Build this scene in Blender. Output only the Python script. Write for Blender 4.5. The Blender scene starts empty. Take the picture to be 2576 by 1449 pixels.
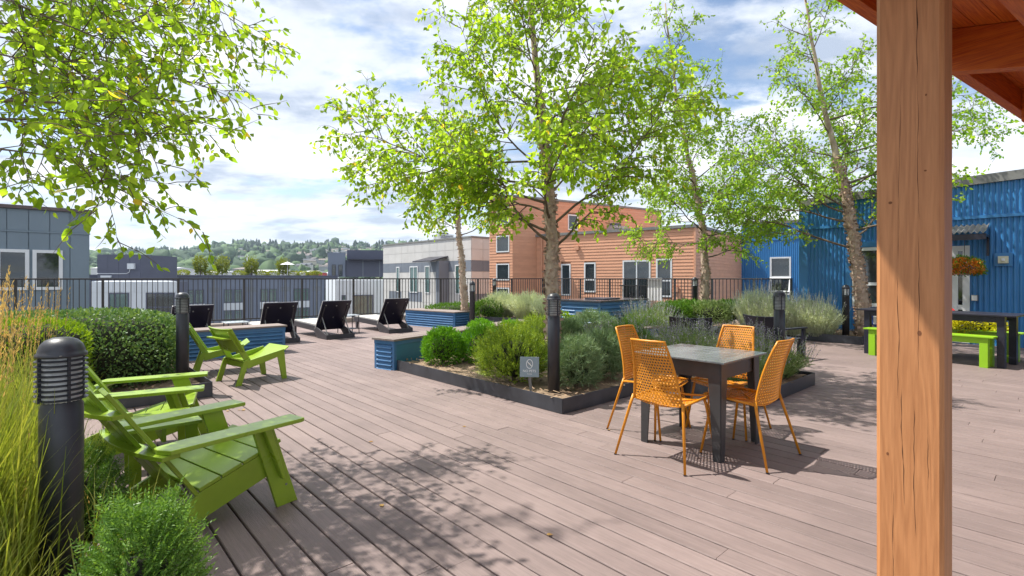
import bpy, bmesh, math, random
import numpy as np
from mathutils import Vector, Matrix
R = math.radians
random.seed(7); rng = np.random.default_rng(7)
sc = bpy.context.scene
COL = sc.collection

# ------------------------------------------------------------------ camera
EYE = 1.35                       # eye height above the deck
FPX = 1275.0                     # focal length in units of a 2576 wide frame
cam_d = bpy.data.cameras.new('camera'); cam = bpy.data.objects.new('camera', cam_d)
COL.objects.link(cam); sc.camera = cam
cam.location = (0, 0, EYE); cam.rotation_euler = (R(90), 0, 0)
cam_d.sensor_width = 36; cam_d.lens = 36 * FPX / 2576; cam_d.shift_y = -24.5 / 2576
cam_d.clip_start = .05; cam_d.clip_end = 12000

# ------------------------------------------------------------------ light
SUN = Vector((-.485, .18, .857)).normalized()
sun_d = bpy.data.lights.new('sun', 'SUN'); sun_o = bpy.data.objects.new('sun', sun_d)
COL.objects.link(sun_o); sun_o.rotation_euler = SUN.to_track_quat('Z', 'Y').to_euler()
sun_d.energy = 4.0; sun_d.angle = R(.55); sun_d.color = (1, .95, .87)
sun_o.location = (-20, 8, 40)

def world():
    w = bpy.data.worlds.new('World'); sc.world = w; w.use_nodes = True
    nt = w.node_tree; nt.nodes.clear(); N = nt.nodes.new; L = nt.links.new
    out = N('ShaderNodeOutputWorld'); bg = N('ShaderNodeBackground')
    sky = N('ShaderNodeTexSky'); sky.sky_type = 'NISHITA'; sky.sun_disc = False
    sky.sun_elevation = math.asin(SUN.z); sky.sun_rotation = math.atan2(SUN.x, SUN.y) % (2 * math.pi)
    sky.air_density = 1.0; sky.dust_density = .6; sky.ozone_density = 1.2
    def m(op, a, b=None, c=None):
        n = N('ShaderNodeMath'); n.operation = op
        for i, v in enumerate((a, b, c)):
            if v is None: continue
            if isinstance(v, (int, float)): n.inputs[i].default_value = v
            else: L(v, n.inputs[i])
        return n.outputs[0]
    def ramp(fac, stops):
        n = N('ShaderNodeValToRGB'); n.color_ramp.interpolation = 'EASE'
        e = n.color_ramp.elements
        while len(e) < len(stops): e.new(.5)
        for el, (p, c) in zip(e, stops):
            el.position = p; el.color = (c, c, c, 1) if isinstance(c, (int, float)) else (*c, 1)
        L(fac, n.inputs[0]); return n.outputs[0]
    def mix(f, a, b):
        n = N('ShaderNodeMix'); n.data_type = 'RGBA'
        if isinstance(f, (int, float)): n.inputs[0].default_value = f
        else: L(f, n.inputs[0])
        for i, v in ((6, a), (7, b)):
            if isinstance(v, tuple): n.inputs[i].default_value = (*v, 1)
            else: L(v, n.inputs[i])
        return n.outputs[2]
    tc = N('ShaderNodeTexCoord'); sep = N('ShaderNodeSeparateXYZ'); L(tc.outputs['Generated'], sep.inputs[0])
    zz = m('ADD', m('MAXIMUM', sep.outputs[2], 0.0), .16)
    cmb = N('ShaderNodeCombineXYZ'); L(m('DIVIDE', sep.outputs[0], zz), cmb.inputs[0]); L(m('DIVIDE', sep.outputs[1], zz), cmb.inputs[1])
    def noise(scale, detail, off, rough=.55, dist=.0):
        mp = N('ShaderNodeMapping'); mp.inputs['Location'].default_value = off; mp.inputs['Scale'].default_value = (.85, 1.15, 1); L(cmb.outputs[0], mp.inputs[0])
        n = N('ShaderNodeTexNoise'); n.inputs['Scale'].default_value = scale; n.inputs['Detail'].default_value = detail
        n.inputs['Roughness'].default_value = rough; n.inputs['Distortion'].default_value = dist
        L(mp.outputs[0], n.inputs[0]); return n.outputs[0]
    cover = ramp(m('ADD', m('MULTIPLY', noise(1.5, 9, (3.1, .4, 0), .55, .15), .70), m('MULTIPLY', noise(4.2, 7, (7.7, 2.2, 1), .6), .30)), [(.37, 0), (.50, .97)])
    shade = ramp(noise(2.3, 9, (1.3, 5.9, 2), .58, .2), [(.34, (.31, .36, .45)), (.50, (.52, .555, .62)), (.66, (.76, .765, .775))])
    blue = N('ShaderNodeMix'); blue.data_type = 'RGBA'; blue.blend_type = 'MULTIPLY'; blue.inputs[0].default_value = 1
    L(sky.outputs[0], blue.inputs[6]); blue.inputs[7].default_value = (.095, .095, .095, 1)
    # thin veil of bright air toward the horizon
    veil = ramp(sep.outputs[2], [(0, .28), (.18, 0)])
    c1 = mix(cover, blue.outputs[2], shade)
    c2 = mix(veil, c1, (.44, .51, .60))
    L(c2, bg.inputs[0]); bg.inputs[1].default_value = 1.0
    L(bg.outputs[0], out.inputs[0])
world()
sc.view_settings.view_transform = 'Standard'; sc.view_settings.look = 'None'
sc.view_settings.exposure = 0.92; sc.view_settings.gamma = 1.0
sc.cycles.use_denoising = True
sc.cycles.max_bounces = 8; sc.cycles.diffuse_bounces = 3; sc.cycles.transmission_bounces = 4; sc.cycles.transparent_max_bounces = 6
sc.cycles.volume_bounces = 0
sc.cycles.caustics_reflective = False; sc.cycles.caustics_refractive = False

# ------------------------------------------------------------------ plan helpers (deck grid axes measured from the place)
A = Vector((-.673, .740)); B = Vector((.740, .673))
ANG_A = math.atan2(A.y, A.x); ANG_B = math.atan2(B.y, B.x)
def AB(a, b): v = A * a + B * b; return (v.x, v.y)
def toab(x, y): v = Vector((x, y)); return (v.dot(A), v.dot(B))
def G(x, y, z=0.0):              # survey point: frame position of something at height z -> its place
    Y = FPX * (EYE - z) / (y - 700); return ((x - 1288) / FPX * Y, Y)
def P(x, y, Y): return Vector(((x - 1288) / FPX * Y, Y, EYE + (700 - y) / FPX * Y))

# ------------------------------------------------------------------ mesh builder
class MB:
    def __init__(s): s.v = []; s.f = []
    def add(s, vs, fs, M=None):
        o = len(s.v)
        s.v += [tuple(M @ Vector(p)) for p in vs] if M is not None else [tuple(p) for p in vs]
        s.f += [tuple(i + o for i in f) for f in fs]; return s
    def box(s, x0, x1, y0, y1, z0, z1, M=None):
        return s.add([(x0,y0,z0),(x1,y0,z0),(x1,y1,z0),(x0,y1,z0),(x0,y0,z1),(x1,y0,z1),(x1,y1,z1),(x0,y1,z1)],
                     [(3,2,1,0),(4,5,6,7),(0,1,5,4),(1,2,6,5),(2,3,7,6),(3,0,4,7)], M)
    def prism(s, poly, axis, lo, hi, M=None):
        n = len(poly); f = {'x': lambda t, p: (t, p[0], p[1]), 'y': lambda t, p: (p[0], t, p[1]), 'z': lambda t, p: (p[0], p[1], t)}[axis]
        vs = [f(lo, p) for p in poly] + [f(hi, p) for p in poly]
        fs = [tuple(range(n))[::-1], tuple(range(n, 2 * n))] + [(i, (i + 1) % n, (i + 1) % n + n, i + n) for i in range(n)]
        return s.add(vs, fs, M)
    def tube(s, pts, r, n=8, caps=True):
        pts = [Vector(p) for p in pts]; m = len(pts)
        rs = r if isinstance(r, (list, tuple)) else [r] * m
        vs = []; fs = []; prev = None
        for i, p in enumerate(pts):
            t = (pts[min(i + 1, m - 1)] - pts[max(i - 1, 0)]).normalized()
            if prev is None: prev = t.orthogonal().normalized()
            u = (prev - t * prev.dot(t)).normalized(); prev = u; w = t.cross(u)
            for k in range(n):
                a = 2 * math.pi * k / n; vs.append(p + (u * math.cos(a) + w * math.sin(a)) * rs[i])
        for i in range(m - 1):
            for k in range(n):
                a, b = i * n + k, i * n + (k + 1) % n; fs.append((a, b, b + n, a + n))
        if caps: fs += [tuple(range(n))[::-1], tuple(range((m - 1) * n, m * n))]
        return s.add(vs, fs)
    def lathe(s, prof, n=24, c=(0, 0, 0)):
        vs = []; fs = []; m = len(prof)
        for r, z in prof:
            for k in range(n):
                a = 2 * math.pi * k / n; vs.append((c[0] + r * math.cos(a), c[1] + r * math.sin(a), c[2] + z))
        for i in range(m - 1):
            for k in range(n):
                a, b = i * n + k, i * n + (k + 1) % n; fs.append((a, b, b + n, a + n))
        return s.add(vs, fs)
    def build(s, name, mat, parent=None, loc=None, rz=0, smooth=False, bevel=0, kind=None):
        me = bpy.data.meshes.new(name); me.from_pydata(s.v, [], s.f); me.materials.append(mat)
        if smooth: me.polygons.foreach_set('use_smooth', [True] * len(me.polygons))
        me.update()
        return link(name, me, parent, loc, rz, bevel, kind)

def link(name, me, parent=None, loc=None, rz=0, bevel=0, kind=None):
    o = bpy.data.objects.new(name, me); COL.objects.link(o); o.parent = parent
    if loc is not None: o.location = loc
    if rz: o.rotation_euler = (0, 0, rz)
    if bevel:
        b = o.modifiers.new('edge', 'BEVEL'); b.width = bevel; b.segments = 2; b.limit_method = 'ANGLE'; b.angle_limit = R(50)
        b.harden_normals = False
    if kind: o['kind'] = kind
    return o
def npmesh(name, mat, V, F, parent=None, loc=None, smooth=False, kind=None, mats=None, midx=None):
    """V (n,3), F (m,k) with equal face sizes"""
    V = np.asarray(V, np.float32); F = np.asarray(F, np.int32); k = F.shape[1]
    me = bpy.data.meshes.new(name); me.vertices.add(len(V)); me.vertices.foreach_set('co', V.ravel())
    me.loops.add(F.size); me.loops.foreach_set('vertex_index', F.ravel())
    me.polygons.add(len(F)); me.polygons.foreach_set('loop_start', np.arange(0, F.size, k, dtype=np.int32))
    me.polygons.foreach_set('loop_total', np.full(len(F), k, np.int32))
    for m_ in (mats or [mat]): me.materials.append(m_)
    if midx is not None: me.polygons.foreach_set('material_index', np.asarray(midx, np.int32))
    if smooth: me.polygons.foreach_set('use_smooth', np.ones(len(F), bool))
    me.update(calc_edges=True)
    return link(name, me, parent, loc, 0, 0, kind)
def tag(o, label, cat, group=None, kind=None):
    if label: o['label'] = label
    if cat: o['category'] = cat
    if group: o['group'] = group
    if kind: o['kind'] = kind
    return o
def thing(name, label, cat, loc=(0, 0, 0), rz=0, group=None):
    o = bpy.data.objects.new(name, None); COL.objects.link(o); o.location = loc; o.rotation_euler = (0, 0, rz)
    o.empty_display_size = .2
    return tag(o, label, cat, group)
def copy_tree(o, parent=None):
    c = o.copy(); COL.objects.link(c); c.parent = parent
    for ch in list(o.children): copy_tree(ch, c)
    return c
def again(o, loc, rz, label=None):
    c = copy_tree(o); c.location = loc; c.rotation_euler = (0, 0, rz)
    if label: c['label'] = label
    return c

# ------------------------------------------------------------------ materials
MATS = {}
def mat(name, col, rough=.6, metal=0, var=.12, vscale=4, bump=0, bscale=40, stretch=(1, 1, 1), spec=.5, coat=0, orand=0, col2=None, detail=4, rvar=0, stain=0, sscale=1.3):
    if name in MATS: return MATS[name]
    m = bpy.data.materials.new(name); m.use_nodes = True; MATS[name] = m
    nt = m.node_tree; N = nt.nodes.new; L = nt.links.new; p = nt.nodes['Principled BSDF']
    p.inputs['Roughness'].default_value = rough; p.inputs['Metallic'].default_value = metal
    p.inputs['Specular IOR Level'].default_value = spec; p.inputs['Coat Weight'].default_value = coat
    tc = N('ShaderNodeTexCoord'); mp = N('ShaderNodeMapping'); mp.inputs['Scale'].default_value = stretch
    vec = tc.outputs['Object']
    if orand:
        oi = N('ShaderNodeObjectInfo'); mu = N('ShaderNodeVectorMath'); mu.operation = 'SCALE'; mu.inputs[0].default_value = (37, 51, 23); L(oi.outputs['Random'], mu.inputs['Scale'])
        ad = N('ShaderNodeVectorMath'); ad.operation = 'ADD'; L(tc.outputs['Object'], ad.inputs[0]); L(mu.outputs[0], ad.inputs[1]); vec = ad.outputs[0]
    L(vec, mp.inputs[0])
    n1 = N('ShaderNodeTexNoise'); n1.inputs['Scale'].default_value = vscale; n1.inputs['Detail'].default_value = detail; n1.inputs['Roughness'].default_value = .6; L(mp.outputs[0], n1.inputs[0])
    r = N('ShaderNodeValToRGB'); r.color_ramp.elements[0].position = .3; r.color_ramp.elements[1].position = .7
    c2 = col2 or tuple(min(1, c * (1 + var)) for c in col)
    c1 = col if col2 else tuple(c * (1 - var) for c in col)
    r.color_ramp.elements[0].color = (*c1, 1); r.color_ramp.elements[1].color = (*c2, 1); L(n1.outputs[0], r.inputs[0])
    outc = r.outputs[0]
    if orand:
        hs = N('ShaderNodeHueSaturation'); L(outc, hs.inputs['Color'])
        mr = N('ShaderNodeMapRange'); mr.inputs[3].default_value = 1 - orand; mr.inputs[4].default_value = 1 + orand; L(oi.outputs['Random'], mr.inputs[0]); L(mr.outputs[0], hs.inputs['Value']); outc = hs.outputs[0]
    if stain:
        ge = N('ShaderNodeNewGeometry'); n3 = N('ShaderNodeTexNoise'); n3.inputs['Scale'].default_value = sscale; n3.inputs['Detail'].default_value = 7; n3.inputs['Roughness'].default_value = .65; L(ge.outputs['Position'], n3.inputs[0])
        m3 = N('ShaderNodeMapRange'); m3.inputs[1].default_value = .32; m3.inputs[2].default_value = .68; m3.inputs[3].default_value = 1 - stain; m3.inputs[4].default_value = 1 + stain * .6; L(n3.outputs[0], m3.inputs[0])
        h3 = N('ShaderNodeHueSaturation'); L(outc, h3.inputs['Color']); L(m3.outputs[0], h3.inputs['Value']); outc = h3.outputs[0]
    L(outc, p.inputs['Base Color'])
    if rvar:
        mr2 = N('ShaderNodeMapRange'); mr2.inputs[3].default_value = max(.05, rough - rvar); mr2.inputs[4].default_value = rough + rvar; L(n1.outputs[0], mr2.inputs[0]); L(mr2.outputs[0], p.inputs['Roughness'])
    if bump:
        n2 = N('ShaderNodeTexNoise'); n2.inputs['Scale'].default_value = bscale; n2.inputs['Detail'].default_value = 3; L(mp.outputs[0], n2.inputs[0])
        b = N('ShaderNodeBump'); b.inputs['Strength'].default_value = bump; b.inputs['Distance'].default_value = .01; L(n2.outputs[0], b.inputs['Height']); L(b.outputs[0], p.inputs['Normal'])
    return m
def leafmat(name, c1, c2, trans=.35, rough=.5, c3=None, spec=.3):
    if name in MATS: return MATS[name]
    m = bpy.data.materials.new(name); m.use_nodes = True; MATS[name] = m
    nt = m.node_tree; N = nt.nodes.new; L = nt.links.new; p = nt.nodes['Principled BSDF']; out = nt.nodes['Material Output']
    g = N('ShaderNodeNewGeometry'); oi = N('ShaderNodeObjectInfo')
    ad = N('ShaderNodeMath'); ad.operation = 'ADD'; L(g.outputs['Random Per Island'], ad.inputs[0]); L(oi.outputs['Random'], ad.inputs[1])
    fr = N('ShaderNodeMath'); fr.operation = 'FRACT'; L(ad.outputs[0], fr.inputs[0])
    r = N('ShaderNodeValToRGB'); e = r.color_ramp.elements
    e[0].color = (*c1, 1); e[1].color = (*c2, 1); e[1].position = .975 if c3 else 1
    if c3: x = e.new(.992); x.color = (*c3, 1)
    L(fr.outputs[0], r.inputs[0])
    p.inputs['Roughness'].default_value = rough; p.inputs['Specular IOR Level'].default_value = spec; L(r.outputs[0], p.inputs['Base Color'])
    if trans:
        t = N('ShaderNodeBsdfTranslucent'); mu = N('ShaderNodeMix'); mu.data_type = 'RGBA'; mu.blend_type = 'MULTIPLY'; mu.inputs[0].default_value = 1
        L(r.outputs[0], mu.inputs[6]); mu.inputs[7].default_value = (2.0, 1.9, .85, 1); L(mu.outputs[2], t.inputs[0])
        ms = N('ShaderNodeMixShader'); ms.inputs[0].default_value = trans; L(p.outputs[0], ms.inputs[1]); L(t.outputs[0], ms.inputs[2]); L(ms.outputs[0], out.inputs[0])
    return m
def glassmat(name, col=(.022, .032, .036), rough=.04):
    if name in MATS: return MATS[name]
    m = mat(name, col, rough, var=.3, vscale=1.2, spec=1.0); m.node_tree.nodes['Principled BSDF'].inputs['IOR'].default_value = 1.55
    return m

M_PLANK = mat('composite_deck_board', (.232, .176, .164), .62, var=.15, vscale=6, bump=.35, bscale=28, stretch=(.6, 14, 6), orand=.10, detail=7, spec=.35, rvar=.1, stain=.16)
M_DARK = mat('shadow_gap_base', (.012, .011, .010), .9, var=.3)
M_STEEL = mat('blackened_steel_edging', (.055, .06, .072), .36, metal=.3, var=.35, vscale=3, bump=.06, bscale=9, rvar=.1)
M_BOLL = mat('black_powder_coat', (.024, .027, .036), .40, var=.25, vscale=9, bump=.05, bscale=260, spec=.6)
M_BOLLG = mat('frosted_lens', (.62, .64, .63), .25, var=.2, vscale=30)
M_LIME = mat('lime_recycled_plastic', (.265, .395, .030), .29, var=.07, vscale=3, bump=.05, bscale=120, spec=.5, rvar=.06, stain=.10, sscale=5)
M_LIME2 = mat('bright_lime_plastic', (.27, .52, .02), .36, var=.07, vscale=3, bump=.05, bscale=120)
M_NAVY = mat('charcoal_navy_plastic', (.020, .020, .034), .36, var=.2, vscale=4, bump=.05, bscale=120)
M_ORANGE = mat('amber_powder_coat', (.66, .25, .010), .38, var=.05, vscale=6)
M_TBL = mat('dark_bronze_metal', (.055, .054, .056), .40, metal=.2, var=.2, vscale=4, rvar=.08)
M_SLATE = mat('grey_streaked_laminate', (.085, .10, .11), .22, var=.55, vscale=2.2, stretch=(1, 9, 1), detail=8, col2=(.19, .21, .22), rvar=.08)
M_BENCHBLUE = mat('blue_painted_steel', (.055, .170, .350), .34, var=.14, vscale=3, spec=.55, rvar=.06)
M_BENCHTEAL = mat('blue_painted_board', (.038, .165, .27), .5, var=.12, vscale=2)
M_BLUE = mat('blue_corrugated_steel', (.042, .200, .455), .36, var=.10, vscale=.8, spec=.5, rvar=.06)
M_TOPW = mat('weathered_bench_board', (.22, .175, .155), .7, var=.25, vscale=5, stretch=(.7, 10, 5), bump=.3, bscale=30, orand=.2, detail=7)
M_WOOD = None
M_SOIL = mat('bark_mulch', (.17, .115, .075), .95, vscale=26, col2=(.36, .26, .17), bump=1.0, bscale=70, detail=8)
M_ORSID = mat('terracotta_siding', (.66, .335, .205), .7, var=.07, vscale=1.5, orand=.05)
M_TRIMG = mat('grey_flashing', (.20, .20, .19), .55, var=.12)
M_WHITEF = mat('white_vinyl', (.74, .76, .77), .45, var=.04)
M_CREAMP = mat('pale_fibre_cement', (.56, .55, .53), .75, var=.06, vscale=1, orand=.03)
M_GREYP = mat('slate_fibre_cement', (.17, .195, .235), .7, var=.07, vscale=1, orand=.03)
M_BGREY = mat('blue_grey_panel', (.19, .245, .29), .65, var=.05, vscale=1, orand=.04)
M_FARGREY = mat('far_grey_cladding', (.175, .205, .27), .7, var=.08, vscale=.4)
M_FARGREY2 = mat('far_dark_grey_cladding', (.095, .105, .15), .7, var=.08, vscale=.4)
M_FARWHITE = mat('far_white_cladding', (.62, .66, .70), .7, var=.04, vscale=.4)
M_GLASS = glassmat('window_glass'); M_GLASSG = glassmat('green_window_glass', (.06, .13, .12), .06)
M_RAIL = mat('dark_bronze_railing', (.028, .026, .025), .45, var=.2)
M_CONC = mat('grey_roof_and_street', (.16, .16, .155), .9, var=.25, vscale=.05)
M_BARK = mat('peeling_birch_bark', (.25, .175, .125), .9, vscale=9, col2=(.60, .48, .37), bump=1.0, bscale=30, stretch=(1, 1, .55), detail=8)
M_BARKF = mat('bark_flake', (.42, .30, .22), .85, var=.4, vscale=12)
M_TWIG = mat('dark_twig', (.14, .105, .07), .85, var=.3)
# ================================================================== SETTING
GZ = -10.0
g = MB(); g.add([(-5000, -250, GZ), (5000, -250, GZ), (5000, 3200, GZ), (-5000, 3200, GZ)], [(0, 1, 2, 3)])
tag(g.build('ground', M_CONC), None, None, kind='structure')

# ---- deck: base slab and one object per board
FL0 = Vector((-7.4, 14.0)); FLD = Vector((.81, .586)).normalized()      # left railing line
FR0 = Vector((7.44, 13.5)); CORNER = Vector((1.28, 20.28))              # right railing line runs from FR0 along A to CORNER
deckpoly = [(-14, -2), (14, -2), (13.2, 6.6), (8.6, 13.2), (7.9, 14.0), (1.30, 20.6), (-11.9, 11.0), (-14, 9.6)]
d = MB(); d.prism(deckpoly, 'z', -.55, -.030); deck = d.build('deck', M_DARK); tag(deck, 'grey brown composite board roof deck', 'deck', kind='structure')
BW, GAP = .1437, .0105
def plank_mesh(L):
    w = (BW - GAP) / 2; c = .004
    b = MB(); b.prism([(-w, -.026), (w, -.026), (w, -c), (w - c, 0), (-w + c, 0), (-w, -c)], 'x', .0015, L - .0015)
    me = bpy.data.meshes.new('plank'); me.from_pydata(b.v, [], b.f); me.materials.append(M_PLANK); me.update(); return me
_pm = {}
def plank(a0, a1, b):
    L = round(a1 - a0, 2)
    if L < .15: return None
    if L not in _pm: _pm[L] = plank_mesh(L)
    x, y = AB(a0, b); o = link('plank', _pm[L], deck, (x, y, random.uniform(-.0012, .0012)), ANG_A); return o
rest = MB(); nplank = 0
k0 = math.ceil((-1.0 - 1.358) / BW); prng = random.Random(3)
for k in range(k0, 93):
    b = 1.358 + BW * (k + .5)
    amax = 15.30 - .1117 * (b - 3.95); amin = max(-.8, (.25 - .673 * b) / .74, (-1.7 * b - 1.3) / .25 if b < 0 else -9)
    a = amin - prng.uniform(0, 1.0); first = True
    while a < amax:
        Lk = prng.choice((4.88, 4.88, 4.88, 3.66)) if not first else prng.choice((2.9, 4.0, 4.88, 1.8)); first = False
        e = min(a + Lk, amax)
        if nplank < 300 and b < 11.75: plank(a, e, b); nplank += 1
        else:
            w = (BW - GAP) / 2; x, y = AB(a, b); Mx = Matrix.Translation((x, y, 0)) @ Matrix.Rotation(ANG_A, 4, 'Z')
            rest.prism([(-w, -.026), (w, -.026), (w, 0), (-w, 0)], 'x', .0015, e - a - .0015, Mx)
        a = e
rest.build('far_planks', M_PLANK, deck, kind='stuff')
print('planks', nplank)

# ---- railing: kerb and rail, posts and balusters
RZ0, RZ1 = .14, 1.35
def railing(label, P0, dirv, ts, nb, kerb=True):
    t = thing('guard_railing', label, 'railing', (P0.x, P0.y, 0), math.atan2(dirv.y, dirv.x))
    L0, L1 = ts[0], ts[-1]
    MB().box(L0 - .03, L1 + .03, -.032, .032, RZ1 - .035, RZ1).build('top_rail', M_RAIL, t, bevel=.005)
    MB().box(L0, L1, -.018, .018, RZ0 + .07, RZ0 + .10).build('bottom_rail', M_RAIL, t)
    for x in ts: MB().box(x - .026, x + .026, -.026, .026, .0, RZ1 - .036).build('post', M_RAIL, t)
    bal = MB().box(-.008, .008, -.008, .008, RZ0 + .10, RZ1 - .035)
    me = None
    for a, b2 in zip(ts[:-1], ts[1:]):
        n = max(2, round((b2 - a) / .112))
        for i in range(1, n):
            x = a + (b2 - a) * i / n
            if me is None: o = bal.build('baluster', M_RAIL, t, (x, 0, 0)); me = o.data
            else: link('baluster', me, t, (x, 0, 0))
    if kerb: MB().box(L0 - .1, L1 + .1, -.22, .16, -.3, .13).build('kerb', M_TRIMK, t)
    return t
M_TRIMK = mat('tan_kerb_cap', (.30, .25, .21), .7, var=.1)
railing('long dark metal railing behind the sun loungers and hedge', FL0, FLD, [1.52 * i for i in range(-5, 8)], 13)
railing('dark metal railing in front of the terracotta building', FR0, A, [0, .97, 2.19, 3.41, 4.76, 5.93, 7.27, 8.45, 9.12], 10)

# ------------------------------------------------------------------ building helpers
def seg_minus(lo, hi, cuts):
    out = [(lo, hi)]
    for c0, c1 in cuts:
        nx = []
        for a, b in out:
            if c1 <= a or c0 >= b: nx.append((a, b)); continue
            if c0 > a: nx.append((a, c0))
            if c1 < b: nx.append((c1, b))
        out = nx
    return [(a, b) for a, b in out if b - a > .01]
class Wall:
    """vertical wall plane: s along the wall (seen from outside, left to right), w outward"""
    def __init__(s, p0, p1):
        s.p0 = Vector(p0[:2]); dv = Vector(p1[:2]) - s.p0; s.L = dv.length; s.ang = math.atan2(dv.y, dv.x)
        s.M = Matrix.Translation((s.p0.x, s.p0.y, 0)) @ Matrix.Rotation(s.ang, 4, 'Z')
    # local frame: x = s, y = -w (outside is -y when walking left to right as seen from outside)
    def mb(s): return MB()
    def put(s, b, name, m, parent, **k):
        b.v = [tuple(s.M @ Vector(p)) for p in b.v]; return b.build(name, m, parent, **k)
def siding(parent, wl, z0, z1, exp, m, openings=(), ztop=None):
    n = int(math.ceil((z1 - z0) / exp))
    for i in range(n):
        a = z0 + i * exp; b = min(a + exp, z1)
        cuts = [(o[0], o[1]) for o in openings if o[2] < b - .01 and o[3] > a + .01]
        for s0, s1 in seg_minus(0, wl.L, cuts):
            mb = MB(); mb.add([(s0, -.022, a), (s1, -.022, a), (s1, -.006, b), (s0, -.006, b), (s0, .03, a), (s1, .03, a), (s1, .03, b), (s0, .03, b)],
                   [(0, 1, 2, 3), (7, 6, 5, 4), (1, 0, 4, 5), (3, 2, 6, 7), (0, 3, 7, 4), (2, 1, 5, 6)])
            wl.put(mb, 'siding_board', m, parent)
def corrugated(parent, wl, z0, zt, pitch, amp, m, openings=(), name='corrugated_sheet'):
    n = int(wl.L / pitch * 8); mb = MB()
    zf = zt if callable(zt) else (lambda s: zt)
    prof = [(-amp) * (.5 + .5 * max(-1, min(1, 1.35 * math.cos(2 * math.pi * i / 8)))) for i in range(n + 1)]
    for i in range(n):
        s0, s1 = wl.L * i / n, wl.L * (i + 1) / n; sm = (s0 + s1) / 2
        for a, b in seg_minus(z0, zf(sm), [(o[2], o[3]) for o in openings if o[0] < sm < o[1]]):
            t0 = zf(s0) if b == zf(sm) else b; t1 = zf(s1) if b == zf(sm) else b
            mb.add([(s0, prof[i], a), (s1, prof[i + 1], a), (s1, prof[i + 1], t1), (s0, prof[i], t0)], [(0, 1, 2, 3)])
    return wl.put(mb, name, m, parent)
def hcorr(parent, M, L, z0, z1, pitch, amp, m, name='corrugated_panel'):
    """sheet with horizontal ribs in the local x-z plane, ribs toward -y"""
    n = int((z1 - z0) / pitch * 8); mb = MB(); vs = []; fs = []
    for i in range(n + 1):
        z = z0 + (z1 - z0) * i / n; y = -amp * (.5 + .5 * math.cos(2 * math.pi * (z - z0) / pitch)); vs += [(0, y, z), (L, y, z)]
    fs = [(2 * i, 2 * i + 1, 2 * i + 3, 2 * i + 2) for i in range(n)]
    mb.add(vs, fs, M); return mb.build(name, m, parent, smooth=True)
def window(parent, wl, s0, s1, z0, z1, fr=.06, bars=(), hbars=(), fm=None, gm=None, deep=.05, proud=.03, name='window', sill=False):
    fm = fm or M_WHITEF; gm = gm or M_GLASS
    mb = MB(); y0, y1 = -proud, deep
    mb.box(s0, s1, y0, y1, z1 - fr, z1); mb.box(s0, s1, y0, y1, z0, z0 + fr)
    mb.box(s0, s0 + fr, y0, y1, z0 + fr, z1 - fr); mb.box(s1 - fr, s1, y0, y1, z0 + fr, z1 - fr)
    for b in bars: mb.box(b - fr * .4, b + fr * .4, y0 + .006, y1, z0 + fr, z1 - fr)
    for h in hbars: mb.box(s0 + fr, s1 - fr, y0 + .009, y1 - .003, h - fr * .45, h + fr * .45)
    w = wl.put(mb, name, fm, parent)
    xs = [s0 + fr] + [v for b in bars for v in (b - fr * .4, b + fr * .4)] + [s1 - fr]
    zs = [z0 + fr] + [v for h in hbars for v in (h - fr * .45, h + fr * .45)] + [z1 - fr]
    for i in range(0, len(xs), 2):
        for j in range(0, len(zs), 2):
            p = MB().box(xs[i], xs[i + 1], y0 + .030, y0 + .036, zs[j], zs[j + 1]); wl.put(p, 'pane', gm, w)
    if sill: wl.put(MB().box(s0 - .03, s1 + .03, y0 - .04, y1, z0 - .05, z0 - .002), 'sill', fm, w)
    return w
def core(parent, pts, z0, z1, m, name='core'):
    return MB().prism(pts, 'z', z0, z1).build(name, m, parent)
def off(p, q, t):  # point p moved t along q
    return (p[0] + q[0] * t, p[1] + q[1] * t)

# ------------------------------------------------------------------ terracotta building
OD = Vector((.789, -.615)); ON = Vector((.615, .789))          # along the facade (left to right), into the building
FLft = Vector((1.2, 24.70)); FRgt = Vector((7.23, 20.0))
tb = thing('terracotta_building', 'terracotta lap sided flat roofed building with stair tower behind the railing', 'building', (4, 24, 0))
def child_fix(o): return o
tb.location = (0, 0, 0)
wl = Wall(FLft, FRgt); L = wl.L
def s_at(p):                                                     # survey helper: frame column -> distance along facade
    u = (p - 1288) / FPX; return (u * wl.p0.y - wl.p0.x) / (OD.x - u * OD.y)
ops = []
wins = [(1412, 1436, .55, 2.02, (), ()), (1470, 1499, .72, 2.06, (), (1.28,)), (1567, 1637, -.1, 2.12, (1602,), ()), (1651, 1691, .58, 2.15, (), (1.25,))]
for p0, p1, z0, z1, bars, hb in wins: ops.append((s_at(p0), s_at(p1), z0, z1))
siding(tb, wl, -3.0, 3.36, .135, M_ORSID, ops)
for (p0, p1, z0, z1, bars, hb), o in zip(wins, ops):
    window(tb, wl, *o, bars=[s_at(b) for b in bars], hbars=hb, fr=.065)
wl.put(MB().box(-.05, L + .05, -.07, .10, 3.36, 3.48), 'roof_flashing', M_TRIMG, tb)
wl.put(MB().box(s_at(1567) - .12, s_at(1637) + .12, -.09, -.06, 1.02, 1.06).box(s_at(1567) - .12, s_at(1637) + .12, -.09, -.06, .05, .08), 'balcony_rail', M_RAIL, tb)
for i in range(16):
    s = s_at(1567) + (s_at(1637) - s_at(1567)) * i / 15; wl.put(MB().box(s - .007, s + .007, -.085, -.065, .08, 1.02), 'balcony_baluster', M_RAIL, tb)
sideEnd = FRgt + ON * 7.05
wr = Wall(FRgt, sideEnd); siding(tb, wr, -3.0, 3.36, .135, M_ORSID)
wr.put(MB().box(.10, 7.0, -.07, .10, 3.36, 3.48), 'roof_flashing', M_TRIMG, tb)
wl.put(MB().box(L - .05, L + .03, -.04, .04, -3, 3.355), 'corner_trim', M_ORSID, tb)
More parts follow.
